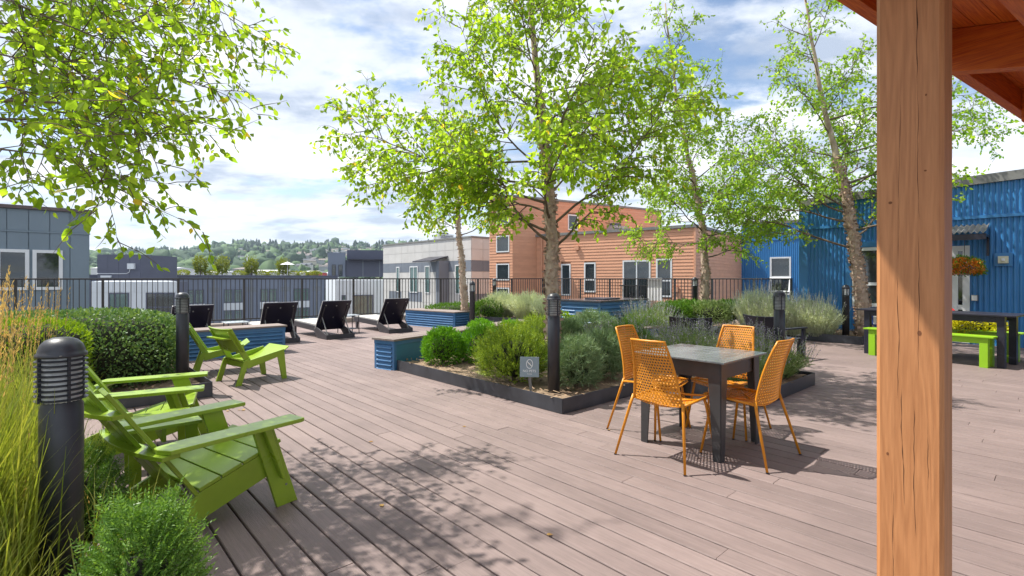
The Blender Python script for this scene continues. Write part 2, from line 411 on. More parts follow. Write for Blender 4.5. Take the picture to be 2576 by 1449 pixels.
core(tb, [off(FLft, ON + OD, .10), off(FRgt, (ON - OD) , .10), off(sideEnd, -OD, .1), off(FLft, ON + OD * .12, 7.0)], GZ, 3.4, M_ORSID)
# stair tower and tall rear block
TC = Vector((.04, 24.0)); TL = TC - OD * 1.44
wt = Wall(TL, TC)
tops = [(.44, 1.24, 3.93, 4.78), (.44, 1.24, 2.60, 3.40), (.44, 1.24, 1.25, 2.05), (.44, 1.24, -.1, .9)]
siding(tb, wt, -3.0, 5.20, .135, M_ORSID, tops)
for o in tops: window(tb, wt, *o, fr=.055)
TD = Vector((.85, .527)); TIN = Vector((-.527, .85)); TE = TC + TD * 10.1; wt2 = Wall(TC, TE); siding(tb, wt2, -3.0, 5.20, .135, M_ORSID, [(3.28, 3.94, 3.8, 4.6)])
window(tb, wt2, 3.28, 3.94, 3.8, 4.6)
wt.put(MB().box(-.05, 1.44 + .05, -.06, .1, 5.20, 5.30), 'roof_flashing', M_TRIMG, tb); wt2.put(MB().box(.1, 10.1, -.06, .1, 5.20, 5.30), 'roof_flashing', M_TRIMG, tb)
core(tb, [off(TL, ON + OD, .08), off(TC, ON - OD, .08), off(TE, TIN, .08), off(TE, TIN, 7.0), off(TL, (.06, 1.0), 9.0)], GZ, 5.22, M_ORSID)

# ------------------------------------------------------------------ blue corrugated building
bb = thing('blue_corrugated_building', 'bright blue corrugated metal building with sloping roof line and white windows', 'building')
W0 = Vector((7.26, 12.74)); W1 = W0 - A * 12.0                   # main wall, left to right as seen from the deck
wb = Wall(W0, W1)
def sb(p):
    u = (p - 1288) / FPX; return (u * W0.y - W0.x) / (-A.x + u * A.y)
ztop = lambda s: 3.17 + .035 * s
op_w = (sb(2145), sb(2300), .70, 2.06); op_d = (sb(2393), sb(2440), .02, 2.02)
cor = [(0, .16, -9, 9), (op_w[0] - .10, op_w[0], .6, 9.0)]
corrugated(bb, wb, -.05, ztop, .085, .022, M_BLUE, [(op_w[0], op_w[1], op_w[2], op_w[3]), op_d, (0, .17, -9, 9)])
wb.put(MB().box(-.03, .17, -.035, .05, -.05, 3.17), 'corner_trim', M_BLUE, bb)
wb.put(MB().prism([(-.06, 3.14), (12, 3.14 + .035 * 12), (12, 3.32 + .035 * 12), (-.06, 3.32)], 'y', -.07, .2), 'roof_flashing', M_TRIMG, bb)
wb.put(MB().box(0.17, op_w[0] - .0, -.045, -.012, 2.56, 2.62), 'belt_trim', M_BLUE, bb)
wb.put(MB().box(op_w[0] + .02, 12, -.045, -.012, 2.56, 2.62), 'belt_trim', M_BLUE, bb)
wb.put(MB().box(op_w[0] - .12, op_w[1] + .1, -.05, .02, 2.07, 2.20).box(op_w[0] - .14, op_w[0] - .01, -.045, .02, .0, 2.06), 'window_surround', M_BLUE, bb)
window(bb, wb, *op_w, hbars=(1.22,), bars=((op_w[0] + op_w[1]) / 2,), fr=.075, proud=.04)
dr = window(bb, wb, *op_d, fr=.11, hbars=(.75,), proud=.03, name='door')
# small corrugated canopy over the door
cn = MB(); xs0, xs1 = op_d[0] - .25, op_d[1] + .30; n = 40
for i in range(n):
    a, b2 = xs0 + (xs1 - xs0) * i / n, xs0 + (xs1 - xs0) * (i + 1) / n
    za = lambda i: .022 * math.cos(i * math.pi / 2)
    cn.add([(a, -.03, 2.44 + za(i)), (b2, -.03, 2.44 + za(i + 1)), (b2, -.72, 2.24 + za(i + 1)), (a, -.72, 2.24 + za(i))], [(0, 1, 2, 3)])
canopy = wb.put(cn, 'door_canopy', M_TRIMG, bb)
wb.put(MB().box(xs0, xs0 + .05, -.70, -.03, 2.16, 2.21).box(xs1 - .05, xs1, -.70, -.03, 2.16, 2.21).box(xs0, xs1, -.705, -.66, 2.10, 2.21).box(xs1 - .045, xs1 - .005, -.07, -.03, 1.8, 2.16), 'bracket', M_NAVY, canopy)
core(bb, [off(W0, B, .10), off(W1, B, .10), off(W1, B, 9), off(W0, B, 9)], -.5, 3.12, M_BLUE)
# recessed wing, seen beyond the end of the railing
RE0 = sideEnd; RE1 = Vector((13.57, 24.0)) + OD * 1.5; w2 = Wall(RE0, RE1)
def s2(p):
    u = (p - 1288) / FPX; return (u * RE0.y - RE0.x) / (OD.x - u * OD.y)
op2 = (s2(1937), s2(1990), .55, 2.38)
corrugated(bb, w2, -2, 4.0, .085, .022, M_BLUE, [op2])
window(bb, w2, *op2, hbars=(1.42,), fr=.075)
sash = w2.put(MB().box(0, op2[1] - op2[0], -.02, .02, 0, .06).box(0, .06, -.02, .02, .06, .75).box(op2[1] - op2[0] - .06, op2[1] - op2[0], -.02, .02, .06, .75).box(.06, op2[1] - op2[0] - .06, -.02, .02, .69, .75), 'awning_sash', M_WHITEF, bb)
sash.data.transform(w2.M.inverted()); sash.data.transform(w2.M @ Matrix.Translation((op2[0], -.06, 1.38)) @ Matrix.Rotation(R(-24), 4, 'X') @ Matrix.Translation((0, 0, -.75)))
w2.put(MB().box(-.0, w2.L, -.05, .1, 4.0, 4.14), 'roof_flashing', M_TRIMG, bb); w2.put(MB().box(0, w2.L, -.04, -.01, 3.2, 3.26), 'belt_trim', M_BLUE, bb)
core(bb, [off(RE0, ON, .1), off(RE1, ON, .1), off(RE1, ON, 6), off(RE0, ON, 6)], GZ, 3.95, M_BLUE)

# ------------------------------------------------------------------ panelled buildings
def panels(parent, wl, rows, cw, mfun, gap=.02, th=.03, name='panel'):
    n = max(1, round(wl.L / cw)); cwid = wl.L / n
    for (za, zb) in rows:
        for i in range(n):
            wl.put(MB().box(i * cwid + gap / 2, (i + 1) * cwid - gap / 2, -th, 0, za + gap / 2, zb - gap / 2), name, mfun(za, i), parent)
def simple_building(name, label, p0, p1, depth, z0, z1, m, back=None):
    t = thing(name, label, 'building'); w = Wall(p0, p1); dv = (Vector(p1[:2]) - Vector(p0[:2])).normalized(); nv = Vector((-dv.y, dv.x))
    core(t, [tuple(p0[:2]), tuple(p1[:2])] + (back or [off(p1, nv, depth), off(p0, nv, depth)]), z0, z1, m, 'wall'); return t, w, nv
# blue grey block at the left, beyond the railing
gb, wg, nv = simple_building('blue_grey_building', 'blue grey panel clad building with wide white window beyond the railing', Vector((-13.34, 16)) - B * 7.4, Vector((-13.34, 16)), 8, GZ, 3.40, M_BGREY)
panels(gb, wg, [(-3.0, 2.72), (2.76, 3.40)], .47, lambda z, i: M_BGREY)
wg.put(MB().box(-.1, wg.L + .06, -.10, .2, 3.40, 3.50), 'roof_flashing', mat('brown_flashing', (.12, .09, .09), .6), gb)
wg.put(MB().box(-.1, wg.L + .02, -.05, -.031, 2.715, 2.765), 'belt_trim', M_BGREY, gb)
def sg(p):
    u = (p - 1288) / FPX; p0 = wg.p0; return (u * p0.y - p0.x) / (B.x - u * B.y)
wz0, wz1 = 1.0, 2.20
window(gb, wg, sg(82), sg(158), wz0, wz1, fr=.09, proud=.07, deep=-.02); window(gb, wg, sg(-10), sg(74), wz0, wz1, fr=.09, proud=.07, deep=-.02)
# pale building with grey bands
pb, wp, nv = simple_building('pale_banded_building', 'pale panel building with grey bands and dark entrance canopy', Vector((-2.8, 35)) + Vector((-.67, .74)) * 12.6, Vector((-2.8, 35)), 14, GZ, 4.12, M_CREAMP)
rows = [(-5.2 + .78 * i, -5.2 + .78 * (i + 1)) for i in range(12)]
prng = random.Random(5)
def pmat(za, i):
    r = round((za + 5.2) / .78)
    if r == 10: return M_CREAMP
    if r == 9: return M_GREYP
    if r in (6, 4, 2) and prng.random() < .45: return M_GREYP
    return M_CREAMP
panels(pb, wp, rows, 1.05, pmat)
wp2 = Wall(Vector((-2.8, 35)), Vector((-2.8, 35)) + Vector((.74, .67)) * 7); panels(pb, wp2, rows, 1.05, pmat)
wp.put(MB().box(-.1, wp.L + .06, -.08, .2, 4.16, 4.28), 'roof_flashing', M_TRIMG, pb); wp2.put(MB().box(.2, 7, -.08, .2, 4.16, 4.28), 'roof_flashing', M_TRIMG, pb)
def sp(p):
    u = (p - 1288) / FPX; p0 = wp.p0; return (u * p0.y - p0.x) / (.67 - u * -.74)
for p0, p1, z0, z1, bars in [(998, 1006, .2, 2.3, ()), (1032, 1052, .2, 2.3, (.5,)), (1070, 1082, .2, 2.3, ()), (1100, 1126, -.6, 2.4, (.5,)), (1146, 1158, .2, 2.3, ()),
                             (1034, 1056, -3.2, -1.4, (.5,)), (1078, 1100, -3.4, -1.4, (.5,)), (1120, 1142, -3.2, -1.4, (.5,))]:
    a, b2 = sp(p0), sp(p1); window(pb, wp, a, b2, z0, z1, fr=.07, bars=[a + (b2 - a) * t for t in bars], fm=M_WHITEF if z0 > -1 else M_GREYP, gm=M_GLASSG, proud=.07, deep=-.02)
window(pb, wp2, 2.2, 4.6, -1.2, .6, fr=.07, bars=(3.4,), gm=M_GLASSG, proud=.07, deep=-.02)
wp.put(MB().prism([(-1.5, 2.62), (-.04, 2.98), (-.04, 2.90), (-1.5, 2.54)], 'x', sp(1080), sp(1128)), 'entrance_canopy', M_NAVY, pb)
wp.put(MB().box(sp(1122), sp(1130), -.9, -.04, -.5, 2.6), 'screen_wall', M_GREYP, pb)
# far grey apartment building
fa, wf, nv = simple_building('grey_apartment_building', 'long grey apartment building with rows of paired windows and planted roof', (-43.7 - .74 * 9, 65 - .673 * 9), (-43.7 + .74 * 22, 65 + .673 * 22), 16, GZ, 1.55, M_FARGREY)
wf.put(MB().box(-.2, wf.L + .1, -.25, .3, 1.55, 1.78), 'parapet', M_FARGREY2, fa)
for i in range(7):
    t = 2.6 + 9 + 4.6 * (i - 2) ; 
    for z in (-2.0, -4.9, -7.8):
        for dx in (-1.08, .12):
            window(fa, wf, t + dx - .1, t + dx + .95, z, z + 1.85, fr=.10, bars=(t + dx + .42,), hbars=(z + 1.4,), fm=M_FARGREY2, gm=M_GLASSG, proud=.05, deep=-.02)
        wf.put(MB().box(t - 1.2, t + 1.15, -.05, 0, z - 1.02, z - .05), 'spandrel_panel', M_FARWHITE, fa)
    wf.put(MB().box(t + 1.55, t + 1.60, -.03, 0, -9, 1.5).box(t + 2.9, t + 2.95, -.03, 0, -9, 1.5), 'cladding_joint', M_FARGREY2, fa)
    wf.put(MB().box(t + 2.15, t + 2.25, -.12, 0, -9, 1.5), 'downpipe', M_TRIMG, fa)
    wf.put(MB().box(t + 1.60, t + 2.1, -.02, 0, -.6, .1).box(t + 2.3, t + 2.88, -.02, 0, -.6, .1), 'band_panel', M_GREYP, fa)
# penthouse on its roof
pc = Vector((-43.7, 65)) + B * 20
ph, w_, nv = simple_building('rooftop_penthouse', 'dark grey stepped penthouse with flat canopy on the far roof', (-29.0, 80), (-18.5, 82), 6, 1.6, 4.2, M_FARGREY2)
w_.put(MB().box(.0, 2.6, -.4, .02, 1.6, 5.4), 'stair_block', M_FARGREY, ph); w_.put(MB().box(2.7, 9, 1.0, 5, 4.2, 5.9), 'upper_block', M_FARGREY2, ph)
w_.put(MB().box(3, 12, -1.2, 3, 4.2, 4.36), 'canopy', M_NAVY, ph)
for s in (.6, 1.6): window(ph, w_, s, s + .6, 1.7, 3.5, fr=.06, fm=M_NAVY, proud=.46, deep=-.4)
for s in (5.2, 7.8): w_.put(MB().box(s, s + .15, -.05, 0, 1.6, 4.2), 'pilaster', M_GREYP, ph)
# white building low behind the hedge
wh, w_, nv = simple_building('white_low_building', 'white panel building with two big square windows seen through the railing', (-33.2, 40), (-26.7, 40.4), 10, GZ, 1.10, M_FARWHITE, [(-34.5, 51), (-41, 51)])
for p0, p1 in ((272, 321), (362, 432)):
    a = ((p0 - 1288) / FPX * 40 + 33.2); b2 = ((p1 - 1288) / FPX * 40 + 33.2)
    window(wh, w_, a, b2, -1.4, .2, fr=.09, bars=(a + (b2 - a) * .33,), hbars=(-.95,), fm=M_FARGREY2, gm=M_GLASSG if p0 < 300 else M_GLASS, proud=.05, deep=-.02)
panels(wh, w_, [(.24, 1.06), (-3.5, -1.45)], .85, lambda z, i: M_FARWHITE, gap=.03)
gl, w_, nv = simple_building('grey_wing', 'dark grey wing beside the white low building', (-37.5, 44), (-33.6, 44.2), 9, GZ, 1.0, M_FARGREY2)
# stair house with light fitting
sh, w_, nv = simple_building('rooftop_stair_house', 'windowless dark grey rooftop stair house with square vent and conduit', (-45.0, 55), (-40.3, 55), 6, GZ, 3.92, M_FARGREY2)
panels(sh, w_, [(.4, 2.2), (2.24, 3.9)], 1.17, lambda z, i: M_FARGREY2, gap=.03)
w_.put(MB().box(3.45, 4.15, -.3, -.03, 2.35, 2.95), 'vent_box', M_FARWHITE, sh); w_.put(MB().box(.5, 1.6, -.2, -.03, 1.42, 1.65), 'access_panel', M_FARWHITE, sh)
w_.put(MB().tube([(0, -.06, 1.85), (3.2, -.06, 1.85), (3.5, -.06, 2.0), (3.6, -.06, 2.35)], .035, 6), 'conduit', M_FARWHITE, sh)
# white building on the right below the railing
wr_, w_, nv = simple_building('white_corner_building', 'white corner building with green tinted windows below the pale banded one', (-15.6, 45), (-10.2, 47.6), 9, GZ, 1.20, M_FARWHITE)
for a, b2, z0, z1 in ((.45, .8, -1.5, -.15), (1.4, 3.2, -2.6, -.15), (4.4, 5.4, -1.3, -.15), (1.4, 3.2, -5.2, -3.2)):
    window(wr_, w_, a, b2, z0, z1, fr=.09, bars=(a + (b2 - a) * .75,) if b2 - a > 1.2 else (), hbars=(z0 + .5,), fm=M_FARGREY2, gm=M_GLASSG, proud=.05, deep=-.02)
panels(wr_, w_, [(0, 1.18)], 1.1, lambda z, i: M_FARWHITE, gap=.03)

# ---- small fittings on the facades
for s_, z_ in ((2.3, 2.75), (5.4, 2.75), (6.9, .9)): wl.put(MB().box(s_ - .1, s_ + .1, -.10, -.02, z_ - .1, z_ + .1), 'wall_vent', M_ORSID, tb)
wl.put(MB().tube([(.35, -.07, 3.35), (.35, -.07, -3)], .04, 8), 'downpipe', M_ORSID, tb)
for k in range(7):
    for zz in (.45, 1.35, 2.4):
        s_ = .5 + k * .255
        if s_ < op_w[0] - .15: wb.put(MB().box(s_ - .006, s_ + .006, -.029, -.02, zz - .006, zz + .006), 'fastener', M_TRIMG, bb)
M_UNIT = mat('rooftop_unit_grey', (.36, .38, .40), .6)
for i, (x, y, zb_, w, d_, h_, lab) in enumerate(((-38.6, 73.5, 1.55, 1.6, 1.2, 1.0, 'grey rooftop fan unit behind the roof trees'), (-47.2, 63.5, 1.55, 1.8, 1.2, .9, 'grey rooftop fan unit near the stair house'), (-5.6, 41.5, 4.12, 1.3, 1.0, .8, 'grey rooftop unit on the pale banded building'), (5.5, 27.5, 3.4, 1.2, 1.0, .75, 'grey rooftop unit on the low terracotta roof'))):
    t = thing('rooftop_unit', lab, 'rooftop unit', (x, y, zb_), .7); MB().box(-w / 2, w / 2, -d_ / 2, d_ / 2, 0, h_).build('housing', M_UNIT, t, bevel=.02); MB().lathe([(0, h_), (.4, h_), (.4, h_ + .15), (0, h_ + .15)], 12).build('fan_ring', M_FARGREY2, t)
    for k in range(5): MB().box(-w / 2 + .1, w / 2 - .1, -d_ / 2 - .02, -d_ / 2, h_ * (.15 + k * .15), h_ * (.15 + k * .15) + .05).build('louver', M_FARGREY2, t)
# ================================================================== far hillside, warehouses, houses
def snoise(x, y, seed=0):
    r = np.random.default_rng(seed); o = 0
    for i in range(7):
        a = r.uniform(0, 6.28); f = 1.7 ** i; p = r.uniform(0, 6.28); q = r.uniform(0, 6.28)
        o = o + np.sin((x * math.cos(a) + y * math.sin(a)) * f + p) * np.cos((x * math.sin(a + 1) - y * math.cos(a + 1)) * f * .7 + q) / 1.35 ** i
    return o / 2.2
RIDGE = 1800.0
_u = np.array([-3.0, -1.5, -.95, -.83, -.75, -.70, -.63, -.58, -.52, -.44, -.36, -.28, -.2, 0, .4, 1.5, 3.0]); 
_h = np.array([60, 60, 62, 58, 64, 64, 68, 80, 86, 80, 83, 81, 82, 84, 76, 60, 50.]) - 7
def hill_z(x, y):
    u = x / np.maximum(y, 1); top = EYE + np.interp(u, _u, _h) / FPX * RIDGE
    t = np.clip((y - 700) / (RIDGE - 700), 0, 1); s = t ** .85
    return GZ + (top - GZ) * s * np.clip(1.0 + .10 * snoise(x / 210, y / 210, 4) * (1 - t), 0, 2) - np.clip(y - RIDGE, 0, 1e9) * .08
nx, ny = 120, 40
uu = np.linspace(-1.8, 1.6, nx); yy = np.concatenate([np.linspace(690, RIDGE, ny - 6), np.linspace(RIDGE + 60, RIDGE + 900, 6)])
U, Y = np.meshgrid(uu, yy); X = U * Y; Z = hill_z(X, Y)
idx = np.arange(nx * ny).reshape(ny, nx); F = np.stack([idx[:-1, :-1], idx[:-1, 1:], idx[1:, 1:], idx[1:, :-1]], -1).reshape(-1, 4)
M_HILL = mat('hill_grass_and_scrub', (.025, .045, .022), .95, vscale=.02, col2=(.085, .105, .045))
tag(npmesh('hill', M_HILL, np.stack([X, Y, Z], -1).reshape(-1, 3), F, smooth=True), None, None, kind='structure')
M_WOODS = leafmat('far_broadleaf', (.016, .048, .026), (.078, .140, .048), 0, .8); M_CONIF = leafmat('far_conifer', (.010, .030, .022), (.026, .056, .034), 0, .85)
def ico():
    bm = bmesh.new(); bmesh.ops.create_icosphere(bm, subdivisions=2, radius=1); v = np.array([p.co for p in bm.verts]); f = np.array([[q.index for q in p.verts] for p in bm.faces]); bm.free(); return v, f
IV, IF = ico()
def scatter_blobs(pts, rad, hgt, seed):
    r = np.random.default_rng(seed); n = len(pts); V = np.repeat(IV[None], n, 0); d = 1 + .30 * r.standard_normal((n, len(IV))).clip(-1.6, 1.6)
    V = V * d[..., None]; V = V * np.stack([rad, rad, hgt], -1)[:, None]; V = V + pts[:, None]; 
    F = IF[None] + (np.arange(n) * len(IV))[:, None, None]; return V.reshape(-1, 3), F.reshape(-1, 3)
def cone_tree(n_layers, seed):
    r = np.random.default_rng(seed); vs = []; fs = []
    for i in range(n_layers):
        z0 = i / n_layers; z1 = min(1, z0 + 1.7 / n_layers); rad = (1 - z0) ** .8 * .30 + .02; o = len(vs); m = 7; vs.append((0, 0, z1))
        for k in range(m): a = 6.283 * k / m + r.uniform(0, .6); q = rad * r.uniform(.55, 1.2); vs.append((q * math.cos(a), q * math.sin(a), z0 - r.uniform(0, .05)))
        for k in range(m): fs.append((o, o + 1 + k, o + 1 + (k + 1) % m))
    return np.array(vs), np.array(fs)
def on_hill(n, seed, y0=720, y1=RIDGE, pw=1.0, u0=-1.25, u1=.25):
    r = np.random.default_rng(seed); u = r.uniform(u0, u1, n); y = y0 + (y1 - y0) * r.uniform(0, 1, n) ** pw; x = u * y; return np.stack([x, y, hill_z(x, y)], -1)
hrng = random.Random(12); HOUSES = []
for i in range(110):
    u = hrng.choice([hrng.uniform(-.82, -.2), hrng.uniform(-.42, -.24)]); y = hrng.uniform(820, RIDGE - 60); HOUSES.append((u * y, y))
HXY = np.array(HOUSES)
hp = on_hill(4300, 11, 705, RIDGE + 20, .9)
keep = snoise(hp[:, 0] / 120, hp[:, 1] / 120, 8) > -.6; hp = hp[keep]
rr = rng.gamma(5, 1.7, len(hp)).clip(4, 17); hh = rr * rng.uniform(.75, 1.2, len(hp)); hp[:, 2] += hh * .6
dx = hp[:, None, 0] - HXY[None, :, 0]; dy = HXY[None, :, 1] - hp[:, None, 1]
near = ((np.abs(dx) < 11 + rr[:, None]) & (dy > -14) & (dy < 60)).any(1); hp, rr, hh = hp[~near], rr[~near], hh[~near]
Vb, Fb = scatter_blobs(hp, rr, hh, 2)
o = npmesh('hillside_wood', M_WOODS, Vb, Fb, smooth=False, kind='stuff'); tag(o, 'far broadleaf woodland covering the hillside', 'woodland', kind='stuff')
CV = [cone_tree(8, s) for s in range(4)]
def conifers(pts, hs, seed):
    r = np.random.default_rng(seed); Vs = []; Fs = []; o = 0
    for p, h in zip(pts, hs):
        v, f = CV[r.integers(4)]; a = r.uniform(0, 6.28); c, s = math.cos(a), math.sin(a); w = r.uniform(.75, 1.3)
        q = v * [h * w, h * w, h]; q = np.stack([q[:, 0] * c - q[:, 1] * s, q[:, 0] * s + q[:, 1] * c, q[:, 2]], -1) + p; Vs.append(q); Fs.append(f + o); o += len(v)
    return np.concatenate(Vs), np.concatenate(Fs)
cp = np.concatenate([on_hill(420, 21, RIDGE - 90, RIDGE + 30), on_hill(420, 22, 1150, RIDGE)])
cp = cp[snoise(cp[:, 0] / 140, cp[:, 1] / 140, 9) > -.35]
Vc, Fc = conifers(cp, rng.uniform(13, 36, len(cp)), 3)
o = npmesh('hillside_conifers', M_CONIF, Vc, Fc, kind='stuff'); tag(o, 'dark conifers standing along the far ridge', 'conifers', kind='stuff')
# houses on the hill
HW = [mat('house_wall_%d' % i, c, .8, var=.05) for i, c in enumerate([(.62, .62, .60), (.45, .42, .38), (.35, .36, .38), (.55, .50, .42)])]
HR = [mat('house_roof_%d' % i, c, .85, var=.1) for i, c in enumerate([(.12, .11, .11), (.20, .17, .15), (.09, .10, .12)])]
hl = ['small white house with dark pitched roof among the hillside trees', 'small tan house with pitched roof among the hillside trees', 'small grey house with pitched roof among the hillside trees', 'small cream house with pitched roof among the hillside trees']
for i in range(110):
    x, y = HOUSES[i]; z = float(hill_z(np.array(x), np.array(y)))
    k = hrng.randrange(4); t = thing('hillside_house', hl[k], 'house', (x, y, z), hrng.uniform(-.6, .6), 'houses on the far hillside, ' + ('white', 'tan', 'grey', 'cream')[k])
    w, dd, h = hrng.uniform(12, 22), hrng.uniform(8, 11), hrng.uniform(8, 13)
    MB().box(-w / 2, w / 2, -dd / 2, dd / 2, -4, h).build('wall', HW[k], t)
    MB().prism([(-dd / 2 - .6, h), (dd / 2 + .6, h), (0, h + 3)], 'x', -w / 2 - .5, w / 2 + .5).build('roof', HR[i % 3], t)
# low warehouses and sheds on the valley floor
M_WARE = mat('warehouse_white', (.60, .62, .63), .7, var=.05, vscale=.1); M_WARE2 = mat('warehouse_grey', (.32, .33, .36), .7, var=.05, vscale=.1); M_REDW = mat('red_shed', (.45, .06, .05), .7)
wd = [(355, 420, 671, 260, 'W', 'wide white warehouse with flat roof beyond the stair house'), (430, 480, 680, 300, 'G', 'grey warehouse with low roof left of the roof trees'), (478, 560, 681, 330, 'W', 'long low white shed behind the roof trees'),
      (585, 615, 672, 380, 'G', 'tall grey shed beside the white mast'), (612, 700, 678, 300, 'W', 'white curved roof depot beyond the mast'), (700, 745, 683, 420, 'G', 'grey depot in front of the wooded slope'), (742, 760, 682, 280, 'W', 'small white shed beside the red one'),
      (758, 782, 680, 285, 'R', 'small red shed in the valley'), (782, 822, 684, 350, 'W', 'low white shed left of the penthouse'), (228, 246, 668, 240, 'W', 'white block left of the stair house')]
for p0, p1, yt, Y, c, lab in wd:
    x0, x1 = (p0 - 1288) / FPX * Y, (p1 - 1288) / FPX * Y; zt = EYE + (700 - yt) / FPX * Y; m_ = {'W': M_WARE, 'G': M_WARE2, 'R': M_REDW}[c]
    t = thing('warehouse', lab, 'warehouse', ((x0 + x1) / 2, Y, GZ), 0); w = x1 - x0; h = zt - GZ
    MB().box(-w / 2, w / 2, 0, 25, 0, h * .93).build('wall', m_, t); MB().prism([(-.5, h * .93), (25.5, h * .93), (12.5, h)], 'x', -w / 2 - .4, w / 2 + .4).build('roof', HR[1] if c == 'G' else M_WARE, t)
    for k in range(4): MB().box(-w / 2 + w * (k + .3) / 4, -w / 2 + w * (k + .7) / 4, -.12, 0, h * .55, h * .75).build('window', M_GLASS, t)
ms = thing('white_mast', 'tall thin white mast rising from the valley', 'mast', ((622 - 1288) / FPX * 300, 300, GZ)); MB().lathe([(.35, 0), (.3, 14), (.2, 25.5), (0, 25.6)], 8).build('pole', M_WHITEF, ms); MB().box(-1.2, 1.2, -.1, .1, 24, 24.4).build('crossbar', M_WHITEF, ms)
# haze: the air between here and the hill
M_HAZE = bpy.data.materials.new('haze_air'); M_HAZE.use_nodes = True; nt = M_HAZE.node_tree; nt.nodes.clear()
o_ = nt.nodes.new('ShaderNodeOutputMaterial'); v_ = nt.nodes.new('ShaderNodeVolumePrincipled'); v_.inputs['Density'].default_value = .00010; v_.inputs['Color'].default_value = (.70, .84, 1, 1); v_.inputs['Anisotropy'].default_value = .2
nt.links.new(v_.outputs[0], o_.inputs['Volume'])
hz = MB().box(-5200, 5200, -320, 3300, GZ - 1, 165).build('haze', M_HAZE); tag(hz, 'thin pale summer haze over the valley', 'haze', kind='stuff')
# ================================================================== OBJECTS ON THE DECK
# ---- planting beds
def bed(label, poly, soil_z, edge_h, edges, mound=0.0, inset=.0):
    """poly in world xy (counter-clockwise or not); edges: indices i of sides i->i+1 that carry steel edging"""
    t = thing('planting_bed', label, 'planter'); n = len(poly)
    for i in edges:
        p, q = Vector(poly[i]), Vector(poly[(i + 1) % n]); L = (q - p).length; an = math.atan2(q.y - p.y, q.x - p.x)
        MB().box(0, L, -.005, .005, .002, edge_h).build('edging_panel', M_STEEL, t, (p.x, p.y, 0), an, bevel=.002)
    xs = [p[0] for p in poly]; ys = [p[1] for p in poly]; st = .09
    gx = np.arange(min(xs), max(xs) + st, st); gy = np.arange(min(ys), max(ys) + st, st)
    X, Y = np.meshgrid(gx, gy)
    def inside(x, y):
        c = np.zeros(x.shape, bool); j = n - 1
        for i in range(n):
            xi, yi = poly[i]; xj, yj = poly[j]
            c ^= ((yi > y) != (yj > y)) & (x < (xj - xi) * (y - yi) / (yj - yi + 1e-12) + xi); j = i
        return c
    Z = soil_z + .022 * snoise(X * 3, Y * 3, 3) + .012 * snoise(X * 11, Y * 11, 5)
    ok = inside(X, Y); idx = np.arange(X.size).reshape(X.shape)
    q = np.stack([idx[:-1, :-1], idx[:-1, 1:], idx[1:, 1:], idx[1:, :-1]], -1).reshape(-1, 4)
    q = q[ok.ravel()[q].sum(1) >= 4]
    # flat underlay to the edges, then the raked surface on it
    MB().prism([tuple(p) for p in poly], 'z', -.02, soil_z - .035).build('soil_fill', M_SOIL, t)
    npmesh('soil', M_SOIL, np.stack([X, Y, Z], -1).reshape(-1, 3), q, t, smooth=True)
    # loose bark chips
    m = 700; px = rng.uniform(min(xs), max(xs), m * 4); py = rng.uniform(min(ys), max(ys), m * 4); k = inside(px, py); px, py = px[k][:m * 2], py[k][:m * 2]
    a = rng.uniform(0, 6.28, len(px)); l = rng.uniform(.012, .035, len(px)); w = l * rng.uniform(.25, .5, len(px)); z = soil_z + .03 + rng.uniform(0, .012, len(px)); tz = rng.uniform(-.012, .012, len(px))
    ca, sa = np.cos(a), np.sin(a); c = [np.stack([px + ca * l * i - sa * w * j, py + sa * l * i + ca * w * j, z + tz * i], -1) for i, j in ((-1, -1), (1, -1), (1, 1), (-1, 1))]
    V = np.stack(c, 1).reshape(-1, 3); npmesh('bark_chips', M_CHIP, V, np.arange(len(V)).reshape(-1, 4), t, kind='stuff')
    return t
M_CHIP = leafmat('bark_chip', (.12, .075, .045), (.40, .28, .18), 0, .9)
C1 = AB(3.38, 3.75)
P1 = [AB(3.38, 3.75), AB(3.38, 5.5), AB(2.17, 5.5), AB(2.17, 7.16), AB(7.35, 7.16), AB(6.62, 3.75)]
bed('black steel edged bed of shrubs and lavender with the small sign', P1, .115, .155, [0, 1, 2, 3, 5])
c4 = Vector((-3.42, 5.78))
P4 = [tuple(c4), tuple(c4 + A * 3.2), tuple(c4 + A * 3.2 - B * 4.6), tuple(c4 - B * 4.6)]
bed('black steel edged bed holding the clipped hedge', P4, .10, .17, [0, 1, 2, 3])
P0 = [(-.98, 1.35), (-1.45, 2.10), (-2.30, 2.55), (-3.1, 2.9), (-5.2, 3.2), (-6.0, 1.2), (-1.1, .45)]
bed('corner bed of tall feather grass and low yew beside the lime chairs', P0, .06, .10, [])
e2 = Vector(G(2168, 868)); e2n = e2 + A * 3.6
P2 = [tuple(e2), tuple(e2n), tuple(e2n + B * 1.95), tuple(e2 + B * 1.95)]
bed('black steel edged bed along the blue wall with silver lavender', P2, .115, .17, [0, 1, 3])
P2b = [AB(8.6, 10.4), AB(12.2, 10.4), AB(12.2, 13.6), AB(8.6, 13.6)]
bed('raised bed of low green shrubs in front of the end railing', P2b, .30, .36, [0, 1, 2, 3])
P3 = [(-1.05, 13.2), (1.55, 11.9), (3.0, 15.2), (-2.2, 17.2), (-2.9, 15.5), (-1.0, 14.4)]
bed('bed of silver curry bushes behind the corrugated bench', P3, .30, .36, [0, 1, 2, 3, 4, 5])

